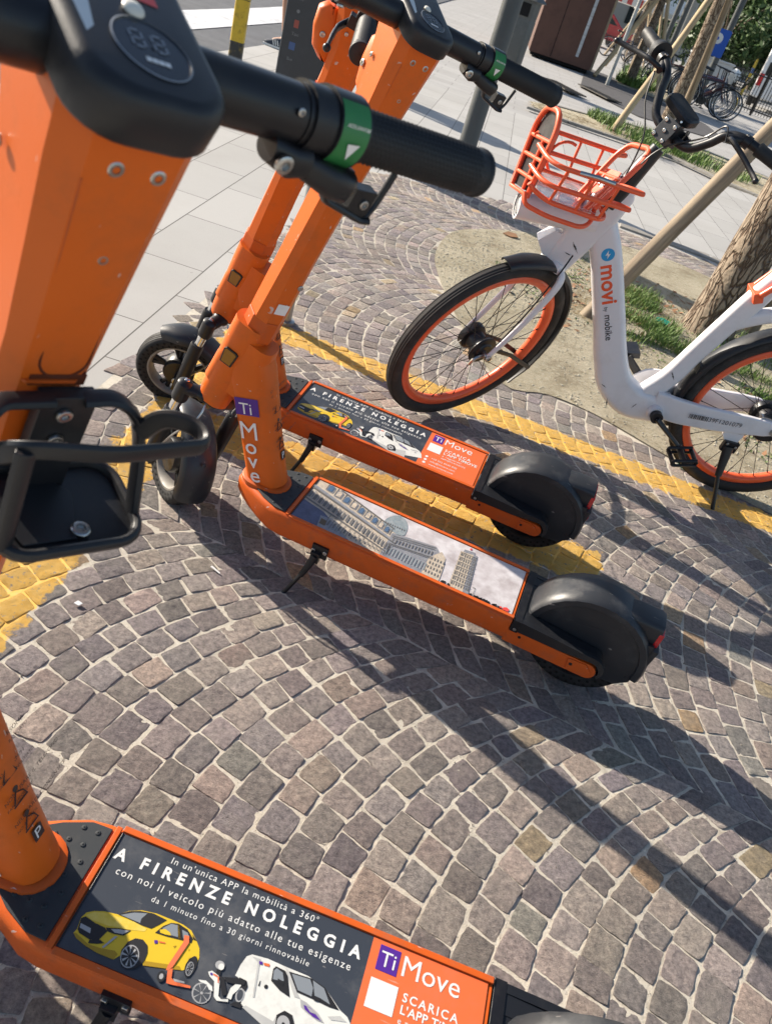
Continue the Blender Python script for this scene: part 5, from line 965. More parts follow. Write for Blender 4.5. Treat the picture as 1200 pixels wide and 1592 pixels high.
    b.tube([(.108,.082,.232),(.098,.120,.130)],[.020,.0125],12,0,sq=(.6,1),up=(0,1,0)); b.tube([(.098,.120,.132),(.064,.172,.012)],.0075,10,0); b.tube([(.066,.170,.018),(.062,.176,-.012)],[.011,.017],12,0)
    b.build('kickstand',[m_black,m_steel],root,bevel=.002)
    b=B(); b.tube([(.255,0,.80),(.228,0,.90)],.016,16,0); b.build('seat_post',m_steel,root)
    b=B(); rings=[]
    for x,w_,z in ((.36,.018,.925),(.32,.028,.935),(.26,.042,.935),(.20,.070,.938),(.14,.088,.945),(.105,.080,.948)): rings.append([Vector((x,p[0],z+p[1])) for p in rrect(2*w_,.045,.018,4)])
    b.loft(rings,0); b.build('saddle',m_plastic,root,smooth=60)
    b=B(); b.tube(roundpath([(.300,.034,.735),(.262,.040,.80),(.225,.040,.86),(.205,.0,.885),(.225,-.040,.86),(.262,-.040,.80),(.300,-.034,.735)],.02),.010,10,0,sq=(1,1)); b.box((.300,0,.728),(.030,.076,.034),0,M=Matrix.Rotation(R(25),3,'Y'))
    b.build('seat_clamp',m_borg,root,bevel=.003)
    b=B(); b.lathe([(.001,-.052),(.060,-.052),(.064,-.046),(.030,-.040)],30,0,Matrix.Translation((0,0,.33))@Matrix.Rotation(R(90),4,'X')); b.tube([(.0,.072,.33),(.0,.088,.33)],.014,6,1); b.box((.03,.055,.36),(.06,.02,.016),1)
    b.build('hub_gear',[m_black,m_steel],root,smooth=40)
bicycle()
# ------------------------------------------------------------------ street furniture
m_post=mat('post_paint',(.055,.062,.066),.45,dirt=(.15,.15,.14),dscale=8,damt=.4,bump=.0006,bscale=60)
m_galv=mat('galvanised',(.42,.43,.43),.42,.7,var=.35,vscale=9,dirt=(.2,.2,.19),dscale=14,damt=.4)
m_totem=mat('totem_panel',(.035,.037,.042),.30,dirt=(.09,.09,.09),dscale=5,damt=.3)
m_faint=mat('faint_print',(.17,.17,.17),.5); m_faintr=mat('faint_red',(.30,.07,.05),.5); m_faintb=mat('faint_blue',(.06,.10,.22),.5)
m_yel=mat('yellow_paint',(.60,.40,.03),.5,dirt=(.12,.09,.03),dscale=16,damt=.8,bump=.001,bscale=60)
m_blk=mat('black_paint_worn',(.03,.03,.03),.5,dirt=(.50,.36,.05),dscale=14,damt=.7,bump=.001,bscale=60)
m_corten=mat('rusty_panel',(.115,.052,.036),.62,var=.3,vscale=1.5,dirt=(.06,.035,.03),dscale=2.5,damt=.6,bump=.0015,bscale=40)
m_tan=mat('tan_panel',(.36,.28,.18),.6,var=.2)
m_lit=mat('slit_glass',(.52,.54,.56),.25,var=.35,vscale=6)
m_bin=mat('bin_paint',(.085,.09,.088),.5,dirt=(.2,.2,.19),dscale=8,damt=.4); m_hole=mat('dark_opening',(.004,.004,.005),.9)
m_iron=mat('cast_iron',(.06,.055,.05),.6,.3,dirt=(.16,.13,.1),dscale=20,damt=.5)
b=MB(); b.lathe([(.001,0),(.11,0),(.11,.02),(.088,.04),(.082,.08),(.080,2.2),(.070,5.8),(.001,5.82)],32)
o=b.build('lamp_post',m_post); o.location=(-.385,7.5,-.004)

def moved(o,loc,rz=0): o.location=loc; o.rotation_euler=(0,0,rz); return o
def placed(name,label,cat,loc,rz=0,group=None):
    r=empty(name); r.location=loc; r.rotation_euler=(0,0,rz); return tag(r,label,cat,group)
tag(o,'thick dark grey lamp post standing on the pale paving behind the scooter grips','lamp post')
t=placed('info_totem','dark flat information totem with faint icons beside the galvanised post','totem',(-1.70,6.50,-.004),R(8))
b=MB(); b.box((0,0,1.0),(.36,.09,2.0),0); b.box((0,0,1.0),(.372,.07,2.006),1); b.box((0,0,.02),(.44,.2,.04),1); TM=Matrix.Translation((0,-.0465,0))@Matrix(((1,0,0,0),(0,0,-1,0),(0,1,0,0),(0,0,0,1)))
def tq(x,z,w_,h,m): b.add([TM@Vector(q) for q in((x,z,0),(x+w_,z,0),(x+w_,z+h,0),(x,z+h,0))],[(0,1,2,3)],m)
def tc_(x,z,r_,m): b.add([TM@Vector((x+r_*math.cos(a),z+r_*math.sin(a),0)) for a in [2*math.pi*i/18 for i in range(18)]],[tuple(range(18))],m)
tc_(-.09,.86,.028,3); tc_(-.09,.86,.018,2); b.text("P Bici",.030,TM@Matrix.Translation((-.04,.85,0)),2); b.text("Info",.026,TM@Matrix.Translation((-.11,.76,0)),2); tc_(-.095,.69,.012,2); tq(-.11,.585,.035,.05,3); b.text("Taxi",.030,TM@Matrix.Translation((-.115,.535,0)),2); tq(-.12,.44,.045,.05,4); b.text("Bus",.03,TM@Matrix.Translation((-.12,.37,0)),2)
b.text("i",.09,TM@Matrix.Translation((-.07,1.1,0)),2); tq(-.115,1.30,.08,.08,2)
b.build('panel',[m_totem,m_galv,m_faint,m_faintr,m_faintb],t,smooth=0)
b=MB(); b.lathe([(.001,0),(.024,0),(.024,2.5),(.001,2.51)],24); b.tube([(0,0,0),(0,0,.012)],.038,20)
o=b.build('galvanised_post',m_galv); moved(o,(-.615,2.80,0)); tag(o,'slim galvanised steel post rising from the setts behind the orange stems','post')
t=placed('bollard','yellow painted bollard with worn black foot on the pale paving by the road','bollard',(-2.58,7.55,-.004),R(10))
b=MB(); b.loft([[Vector((p[0],p[1],z)) for p in rrect(.118,.118,.03,4)] for z in(0,.22,.225)],0); b.build('bollard_foot',m_blk,t)
b=MB(); b.loft([[Vector((p[0],p[1],z)) for p in rrect(.1185,.1185,.03,4)] for z in(.225,.60,.602,.95,.97)],0); b.box((0,0,.545),(.1205,.1205,.004),1); b.build('bollard_shaft',[m_yel,m_blk],t)
# litter bin
t=placed('litter_bin','grey steel litter bin with flared lid standing in front of the brown kiosk','bin',(-.60,16.75,0),R(-14))
b=MB(); b.loft([[Vector((p[0],p[1],z)) for p in rrect(w_,w_,.05,3)] for z,w_ in ((0,.40),(.03,.42),(.80,.43),(.82,.42))],0); b.build('bin_body',m_bin,t)
b=MB(); b.loft([[Vector((p[0],p[1],z)) for p in rrect(w_,w_,.05,3)] for z,w_ in ((.82,.42),(1.10,.44),(1.12,.58),(1.16,.50),(1.30,.12))],0); b.box((.02,-.222,.965),(.26,.012,.20),1); b.build('bin_lid',[m_bin,m_hole],t)
# kiosk
t=placed('kiosk','large rust brown kiosk box with a narrow pale window slit beyond the litter bin','kiosk',(1.18,22.9,0),R(3))
b=MB(); b.box((-.80,1.0,1.42),(1.60,2.0,2.7),0); b.box((-.80,1.0,.05),(1.5,1.9,.1),1); b.box((-.80,1.0,2.82),(1.8,2.2,.10),0)
for x in(-1.05,): b.box((x,-.004,1.5),(.014,.012,2.8),1)
b.build('wall',[m_corten,m_hole],t,bevel=.01)
b=MB(); b.box((-.42,-.006,1.42),(.075,.016,2.3),0)
for k in range(12): b.box((-.42,-.016,.35+k*.2),(.078,.004,.014),1)
b.build('window_slit',[m_lit,m_galv],t)
b=MB(); b.box((.03,1.0,1.40),(.06,1.9,2.66),0); b.build('side_panel',m_tan,t,bevel=.004)
def grate(loc,rz,label):
    b=MB(); W_,H_=1.25,.36
    b.box((0,0,-.006),(W_,H_,.006),1)
    for s in(-1,1): b.box((0,s*(H_/2-.012),0),(W_,.024,.02),0); b.box((s*(W_/2-.012),0,0),(.024,H_-.05,.02),0)
    for k in range(22): b.box((-W_/2+.045+k*(W_-.09)/21,0,0),(.020,H_-.04,.018),0)
    o=b.build('drain_grate',[m_iron,m_hole],smooth=0); o.location=loc; o.rotation_euler=(0,0,rz); tag(o,label,'drain grate','drain grates in the paving')
grate((.52,16.9,.010),R(-62),'cast iron drain grate nearer the kiosk front, in the pale path'); grate((1.29,18.2,.010),R(-62),'cast iron drain grate farther along, in line with the kiosk corner')
# painted kiosk shade strip and beds further on
BED2=[(.1,12.3),(.52,12.12),(1.33,12.25),(2.18,12.2),(2.76,11.5),(3.6,10.9),(4.6,11.0),(5.0,12.4),(4.2,13.4),(3.2,14.0),(2.3,14.4),(1.5,14.2),(1.0,13.6),(.3,13.2),(.0,12.8)]
BED3=[(2.0,23.5),(3.6,22.9),(4.0,24.6),(4.4,27),(5.0,33),(4.0,34.5),(2.9,31),(2.2,27)]
sheet('planting_bed',BED2,.006,g_dirt)
sheet('planting_bed',BED3,-.02,g_dirt)
sheet('kiosk_shade_strip',[(.9,18.6),(2.0,16.6),(4.0,17.5),(3.9,20.2),(2.0,25.5),(1.2,25.8)],-.022,mat('kiosk_shade_dark',(.085,.082,.085),.9,var=.3,vscale=4,bump=.002,bscale=90))  # shadow beside the kiosk, painted in as a dark rough sheet
def kerb(name,pts,label,z=-.004,w_=.10,h=.035):
    P=[Vector((x,y,0)) for x,y in pts]; b=MB(); n=len(P)
    for i in range(n-1):
        a,c=P[i],P[i+1]; L_=(c-a).length; k=max(1,round(L_/.5))
        for j in range(k):
            m_=a.lerp(c,(j+.5)/k); b.box((m_.x,m_.y,z+h/2-.01),(L_/k-.006,w_,h),0,rz=math.atan2(c.y-a.y,c.x-a.x))
    o=b.build(name,m_edge,bevel=.006); tag(o,kind='structure')
kerb('kerb',[(1.0,6.62),(1.75,6.57),(2.75,6.0),(3.6,5.0)],'',z=-.006,w_=.12,h=.028)
kerb('kerb',[(.0,12.02),(.6,12.0),(2.1,12.05),(2.7,11.4),(3.5,10.8),(4.6,10.85)],'',z=.0,h=.03)
kerb('kerb',[(.35,13.3),(1.1,13.75),(1.6,14.3),(2.3,14.5),(3.3,14.1)],'',z=.0,h=.03)
# ------------------------------------------------------------------ trees on stakes
def bark():
    m=bpy.data.materials.new('bark'); m.use_nodes=True; t_=m.node_tree; N=t_.nodes; L=t_.links; p=N['Principled BSDF']; p.inputs['Roughness'].default_value=.9; p.inputs['Specular IOR Level'].default_value=.2
    tc=N.new('ShaderNodeTexCoord'); mp=N.new('ShaderNodeMapping'); mp.inputs['Scale'].default_value=(1,1,.30); L.new(tc.outputs['Object'],mp.inputs[0])
    nz=N.new('ShaderNodeTexNoise'); nz.inputs['Scale'].default_value=9; nz.inputs['Detail'].default_value=4; L.new(mp.outputs[0],nz.inputs['Vector'])
    ad=N.new('ShaderNodeMix'); ad.data_type='RGBA'; ad.blend_type='LINEAR_LIGHT'; ad.inputs[0].default_value=.10; L.new(mp.outputs[0],ad.inputs[6]); L.new(nz.outputs['Color'],ad.inputs[7])
    vo=N.new('ShaderNodeTexVoronoi'); vo.feature='DISTANCE_TO_EDGE'; vo.inputs['Scale'].default_value=26; L.new(ad.outputs[2],vo.inputs['Vector'])
    mr=N.new('ShaderNodeMapRange'); L.new(vo.outputs['Distance'],mr.inputs[0]); mr.inputs[1].default_value=0; mr.inputs[2].default_value=.16
    n2=N.new('ShaderNodeTexNoise'); n2.inputs['Scale'].default_value=55; n2.inputs['Detail'].default_value=7; L.new(tc.outputs['Object'],n2.inputs['Vector'])
    mx=N.new('ShaderNodeMix'); mx.data_type='RGBA'; L.new(mr.outputs[0],mx.inputs[0]); mx.inputs[6].default_value=(.10,.065,.045,1)
    m2=N.new('ShaderNodeMix'); m2.data_type='RGBA'; L.new(n2.outputs['Fac'],m2.inputs[0]); m2.inputs[6].default_value=(.20,.15,.11,1); m2.inputs[7].default_value=(.40,.33,.25,1); L.new(m2.outputs[2],mx.inputs[7]); L.new(mx.outputs[2],p.inputs['Base Color'])
    h=N.new('ShaderNodeMath'); h.operation='MULTIPLY_ADD'; L.new(n2.outputs['Fac'],h.inputs[0]); h.inputs[1].default_value=.35; L.new(mr.outputs[0],h.inputs[2])
    bn=N.new('ShaderNodeBump'); bn.inputs['Strength'].default_value=1; bn.inputs['Distance'].default_value=.016; L.new(h.outputs[0],bn.inputs['Height']); L.new(bn.outputs[0],p.inputs['Normal']); return m
m_bark=bark()
def wood(name,c1,c2):
    m=bpy.data.materials.new(name); m.use_nodes=True; t_=m.node_tree; N=t_.nodes; L=t_.links; p=N['Principled BSDF']; p.inputs['Roughness'].default_value=.8
    tc=N.new('ShaderNodeTexCoord'); mp=N.new('ShaderNodeMapping'); mp.inputs['Scale'].default_value=(22,22,1.6); L.new(tc.outputs['Object'],mp.inputs[0])
    nz=N.new('ShaderNodeTexNoise'); nz.inputs['Scale'].default_value=1.2; nz.inputs['Detail'].default_value=6; nz.inputs['Roughness'].default_value=.65; L.new(mp.outputs[0],nz.inputs['Vector'])
    mr=N.new('ShaderNodeMapRange'); L.new(nz.outputs['Fac'],mr.inputs[0]); mr.inputs[1].default_value=.35; mr.inputs[2].default_value=.68
    mx=N.new('ShaderNodeMix'); mx.data_type='RGBA'; L.new(mr.outputs[0],mx.inputs[0]); mx.inputs[6].default_value=(*c1,1); mx.inputs[7].default_value=(*c2,1); L.new(mx.outputs[2],p.inputs['Base Color'])
    bn=N.new('ShaderNodeBump'); bn.inputs['Strength'].default_value=.8; bn.inputs['Distance'].default_value=.003; L.new(nz.outputs['Fac'],bn.inputs['Height']); L.new(bn.outputs[0],p.inputs['Normal']); return m
m_stake=wood('stake_wood',(.34,.27,.185),(.13,.092,.06)); m_stake2=wood('stake_wood_pale',(.52,.40,.24),(.30,.21,.12))
m_leaf=mat('leaf_green',(.035,.075,.018),.55,c2=(.06,.105,.028),vscale=3); m_leaf2=mat('leaf_dark',(.022,.048,.018),.6,c2=(.04,.075,.025),vscale=2)
def log(b,a,c,r0_,r1,n=14,m=0,wob=.012,k=14,seed=0):
    a,c=Vector(a),Vector(c); P=[];rr=[]
    for i in range(k+1):
        t_=i/k; P.append(a.lerp(c,t_)+Vector((noise.noise(Vector((t_*3+seed,0,0))),noise.noise(Vector((0,t_*3+seed,0))),0))*wob); rr.append((r0_*(1-t_)+r1*t_)*(1+.07*noise.noise(Vector((t_*7,seed,1)))))
    b.tube(P,rr,n,m)
def crown(bm,c,rad,n,leaf,rs,m=0,clumps=16):
    cl=[(Vector((rs.gauss(0,.42),rs.gauss(0,.42),rs.uniform(-.75,.8))),rs.uniform(.28,.5)) for _ in range(clumps)]
    for i in range(n):
        q,cr=rs.choice(cl); d=Vector((rs.gauss(0,1),rs.gauss(0,1),rs.gauss(0,1))).normalized()*cr*(rs.random()**.4)
        p=q+d; p=Vector((c[0]+p.x*rad[0],c[1]+p.y*rad[1],c[2]+p.z*rad[2]))
        u=Vector((rs.gauss(0,1),rs.gauss(0,1),rs.gauss(0,1))).normalized(); v=u.cross(Vector((rs.gauss(0,1),rs.gauss(0,1),rs.gauss(0,1)))).normalized(); s=leaf*rs.uniform(.6,1.3)
        bm.add([p-u*s,p-v*s*.45,p+u*s,p+v*s*.45],[(0,1,2,3)],m)
def tree(name,label,loc,r,h,cr,nl,leaf,seed,group=None,limb=True,ml=None,cz=None):
    t_=placed(name,label,'tree',(loc[0],loc[1],0),0,group); rs=random.Random(seed)
    b=MB(); P=[];rr=[]
    for i in range(25):
        q=i/24; P.append(Vector((.05*noise.noise(Vector((q*2,seed,0))),.05*noise.noise(Vector((seed,q*2,0))),-.03+q*h))); rr.append(r*(1.0+.22*math.exp(-q*h/.18))*(1-.45*q)*(1+.05*noise.noise(Vector((q*9,seed,3)))))
    b.tube(P,rr,28,0); cz=cz or h+cr[2]*.35
    for k in range(7 if limb else 3):
        a=k*2.4+seed; b.tube([P[-1-(k%3)*2],P[-1]+Vector((math.cos(a)*.3*cr[0],math.sin(a)*.3*cr[1],.35*cr[2])),P[-1]+Vector((math.cos(a)*.7*cr[0],math.sin(a)*.7*cr[1],.8*cr[2]))],[r*.42,r*.25,r*.08],8,0)
    b.build('trunk',m_bark,t_,smooth=60)
    b=MB(); crown(b,(0,0,cz),cr,nl,leaf,rs); b.build('crown',ml or m_leaf,t_,smooth=0)
    return t_
def stake(a,c,r_,label,m,seed=0,group='stakes propping the young trees'):
    a=Vector(a); b=MB(); log(b,(0,0,0),Vector(c)-a,r_,r_*.92,seed=seed); o=b.build('wooden_stake',m,smooth=60); o.location=a
    # align texture with the stake by keeping it in object space along Z
    return tag(o,label,'stake',group)
def stake2(a,c,r_,label,m,seed=0):
    a,c=Vector(a),Vector(c); d=c-a; b=MB(); log(b,(0,0,0),(0,0,d.length),r_,r_*.92,seed=seed,wob=.01); o=b.build('wooden_stake',m,smooth=60); o.location=a; o.rotation_euler=d.to_track_quat('Z','Y').to_euler()
    return tag(o,label,'stake','stakes propping the young trees')
tree('street_tree','rough barked tree trunk standing in the dry bed right behind the white bicycle',(1.405,4.58),.130,3.3,(1.5,1.5,1.3),2600,.06,3)
stake2((.66,4.13,-.02),(1.40,4.46,1.66),.043,'weathered stake leaning across the bed behind the white bicycle basket',m_stake,1)
stake2((1.74,4.90,-.02),(1.62,4.62,1.9),.042,'stake standing close behind the rough trunk nearest the bicycle',m_stake,2)
tree('street_tree','slim tree with three stakes in the grassy bed beyond the bicycle handlebar',(2.13,14.1),.105,3.4,(1.7,1.7,1.4),1800,.09,5)
stake2((1.28,12.68,0),(2.10,13.95,2.3),.05,'long pale stake slanting from the grass to the second tree',m_stake2,3)
stake2((2.42,14.6,0),(2.22,14.1,2.35),.065,'grey stake at the right side of the second tree',m_stake,4)
stake2((2.35,15.3,0),(2.16,14.3,2.3),.05,'stake behind the second tree, almost hidden by its trunk',m_stake2,5)
far=[(2.35,24.2,'third'),(2.95,31.0,'fourth'),(3.3,39.0,'fifth'),(4.2,48.0,'farthest')]
for i,(x,y,wd) in enumerate(far):
    tree('street_tree','young staked tree, %s in the row beside the kiosk'%wd,(x,y),.12,3.3,(1.7,1.7,1.4),900,.12,10+i,'young trees in a row')
    for k,(dx,dy,mm,sd_) in enumerate(((-1.0,-1.2,m_stake2,'left'),(.7,-.9,m_stake2,'right'),(.0,1.2,m_stake,'back'))):
        stake2((x+dx,y+dy,0),(x+dx*.06,y+dy*.06,2.2),.05,'%s stake propping the %s young tree of the row'%(sd_,wd),mm,20+i*3+k)
o=MB(); log(o,(0,0,0),(0,0,2.8),.045,.04,seed=8,wob=0); o=o.build('metal_post',m_galv,smooth=60); o.location=(1.60,21.3,0); o.rotation_euler=(0,0,0); tag(o,'thin grey post standing on the grass beside the kiosk corner','post')
# grass, straw and dry leaves in the beds
m_grass=mat('grass_blade',(.085,.17,.028),.6,c2=(.15,.22,.05),vscale=5); m_straw=mat('straw',(.36,.28,.15),.8,c2=(.24,.17,.09),vscale=8)
def grass(name,areas,m,n,hgt,wd,seed,lay=0):
    rs=random.Random(seed); b=MB()
    for i in range(n):
        cx,cy,rx,ry=rs.choice(areas); a=rs.uniform(0,6.28); q=math.sqrt(rs.random()); x=cx+rx*q*math.cos(a); y=cy+ry*q*math.sin(a)
        if noise.noise(Vector((x*3.5,y*3.5,seed)))<-.12: continue
        h=hgt*rs.uniform(.35,1.2); th=rs.uniform(0,6.28); d=Vector((math.cos(th),math.sin(th),0)); s=Vector((-d.y,d.x,0))*wd*rs.uniform(.7,1.3)
        ln=h*rs.uniform(.2,1.0) if not lay else hgt; up=h if not lay else h*.12; p=Vector((x,y,.001))
        m1=p+d*ln*.35+Vector((0,0,up*.65)); m2=p+d*ln+Vector((0,0,up*(1 if not lay else .4)))
        b.add([p-s,p+s,m1+s*.8,m1-s*.8,m2],[(0,1,2,3),(3,2,4)],0)
    o=b.build(name,m,smooth=0); return tag(o,kind='stuff')
g1=grass('grass',[(1.12,4.05,.32,.34),(1.30,4.25,.30,.30),(.95,4.25,.25,.25),(1.45,3.95,.35,.2),(1.0,4.75,.18,.2)],m_grass,6500,.055,.0018,1); tag(g1,'green grass tufts at the foot of the near tree in the bed','grass')
g1=grass('grass',[(1.9,3.7,.5,.4),(1.7,4.4,.4,.4)],m_grass,2600,.045,.0020,9); tag(g1,'sparse grass at the right of the near tree','grass')
g2=grass('dry_grass',[(.80,4.55,.38,.34),(.7,4.25,.25,.2),(1.15,4.85,.4,.3),(1.9,3.4,.6,.4)],m_straw,6500,.045,.0018,2,1); tag(g2,'dry straw and dead grass around the base of the stake','dry grass')
g3=grass('grass',[(1.55,13.2,.5,1.0),(1.9,12.4,.4,.7),(2.3,13.2,.5,.9),(1.2,13.6,.3,.4),(2.8,12.4,.6,.6)],m_grass,3600,.13,.006,3); tag(g3,'grass growing in the bed of the second tree','grass')
g4=grass('grass',[(3.0,28,.6,3.5),(2.5,24.6,.5,1.0),(3.5,31,.8,2.5)],m_grass,3000,.22,.016,4); tag(g4,'grass strip in the bed beyond the kiosk','grass')
g5=grass('dry_grass',[(.5,12.6,.5,.4),(1.2,12.7,.6,.4),(3.4,11.6,.8,.5)],m_straw,1800,.12,.006,5,1); tag(g5,'dry grass along the kerb of the far bed','dry grass')
m_dleaf=mat('dead_leaf',(.34,.18,.09),.75,c2=(.20,.11,.06),vscale=9)
m_weed=mat('weed_leaf',(.10,.17,.045),.6,c2=(.17,.20,.07),vscale=9)
rs=random.Random(31); b=MB()
for i in range(1500):
    cx,cy,rx,ry=rs.choice([(.55,4.35,.45,.45),(.9,4.9,.5,.4),(1.25,4.15,.6,.6),(1.5,3.3,.6,.35)]); a=rs.uniform(0,6.28); q=rs.random()**.6; x=cx+rx*q*math.cos(a); y=cy+ry*q*math.sin(a)
    if noise.noise(Vector((x*4,y*4,3)))<.05: continue
    for k in range(rs.randint(3,6)):
        th=rs.uniform(0,6.28); l_=rs.uniform(.006,.017); d=Vector((math.cos(th),math.sin(th),rs.uniform(.1,.8))).normalized(); n_=d.cross(Vector((0,0,1))).normalized()*l_*.35; p=Vector((x,y,.004))
        b.add([p,p+d*l_*.6+n_,p+d*l_,p+d*l_*.6-n_],[(0,1,2,3)],0)
o=b.build('ground_weeds',m_weed,smooth=0); tag(o,'low green weeds dotting the dry earth bed behind the bicycle','weeds',kind='stuff')
rs=random.Random(32); b=MB()
for i in range(420):
    cx,cy,rx,ry=rs.choice([(.75,4.6,.5,.45),(1.15,4.9,.5,.35),(.6,4.2,.4,.4),(1.6,3.5,.6,.5)]); a=rs.uniform(0,6.28); q=math.sqrt(rs.random()); x=cx+rx*q*math.cos(a); y=cy+ry*q*math.sin(a)
    l_=rs.uniform(.010,.026); th=rs.uniform(0,6.28); d=Vector((math.cos(th),math.sin(th),rs.uniform(-.1,.5)))*l_; n_=Vector((-math.sin(th),math.cos(th),rs.uniform(-.3,.6)))*l_*.45; p=Vector((x,y,.008))
    b.add([p-d,p+n_,p+d,p-n_],[(0,1,2),(0,2,3)],0)
o=b.build('leaf_litter',m_dleaf,smooth=0); tag(o,'brown dead leaf litter around the stake foot and the grass','leaf litter',kind='stuff')
rs=random.Random(4); b=MB()
def pebbles(b,areas,n,r_,rs):
    for i in range(n):
        cx,cy,rx,ry=rs.choice(areas); a=rs.uniform(0,6.28); q=math.sqrt(rs.random()); x,y=cx+rx*q*math.cos(a),cy+ry*q*math.sin(a)
        if not inside((x,y),BED1): continue
        s=r_*rs.uniform(.4,1.4); b.ball((x,y,.003+s*.25),s,0,6,4,(1,rs.uniform(.6,1),.55))
pebbles(b,[(.8,3.8,1.3,1.3),(.5,4.6,.8,.9),(1.5,3.2,1.0,.7)],5200,.0042,rs)
o=b.build('gravel',mat('gravel_stone',(.58,.55,.45),.85,c2=(.34,.31,.24),vscale=30),smooth=60); tag(o,'small loose gravel scattered over the dry earth bed','gravel',kind='stuff')
# small litter
m_glass=mat('green_scrap',(.02,.30,.20),.2); m_wscrap=mat('white_scrap',(.75,.75,.72),.5)
def scrap(name,label,loc,pts,m,z,cat):
    b=MB(); b.T=Matrix.Translation(loc)@Matrix.Rotation(R(12),4,'X'); b.prism(pts,0,z); o=b.build(name,m,smooth=0); tag(o,label,cat)
scrap('plastic_scrap','crumpled green scrap lying on gravel inside the rear wheel outline',(1.01,2.73,.008),[(-.02,-.01),(.0,-.014),(.022,-.004),(.018,.012),(-.004,.009),(-.016,.014)],m_glass,.006,'scrap')
scrap('glass_shard','dark green glass shard in the grass by the tree foot',(1.10,4.40,.02),[(-.04,-.02),(.03,-.03),(.05,.01),(.01,.03),(-.03,.02)],m_glass,.012,'shard')
scrap('paper_scrap','tiny white paper scrap on the setts left of the shadow',(-.548,1.112,.004),[(-.008,-.004),(.004,-.006),(.009,.002),(-.003,.005)],m_wscrap,.003,'scrap')
scrap('paper_scrap','thin white sliver on shaded setts below the middle scooter',(-.335,1.345,.004),[(-.013,.004),(.014,-.007),(.015,-.004),(-.010,.008)],m_wscrap,.002,'scrap')
scrap('dry_leaf','curled brown leaf lying at the upper edge of the bed',(.17,5.17,.012),[(-.05,-.02),(0,-.035),(.05,-.01),(.03,.03),(-.02,.025)],m_dleaf,.005,'leaf')
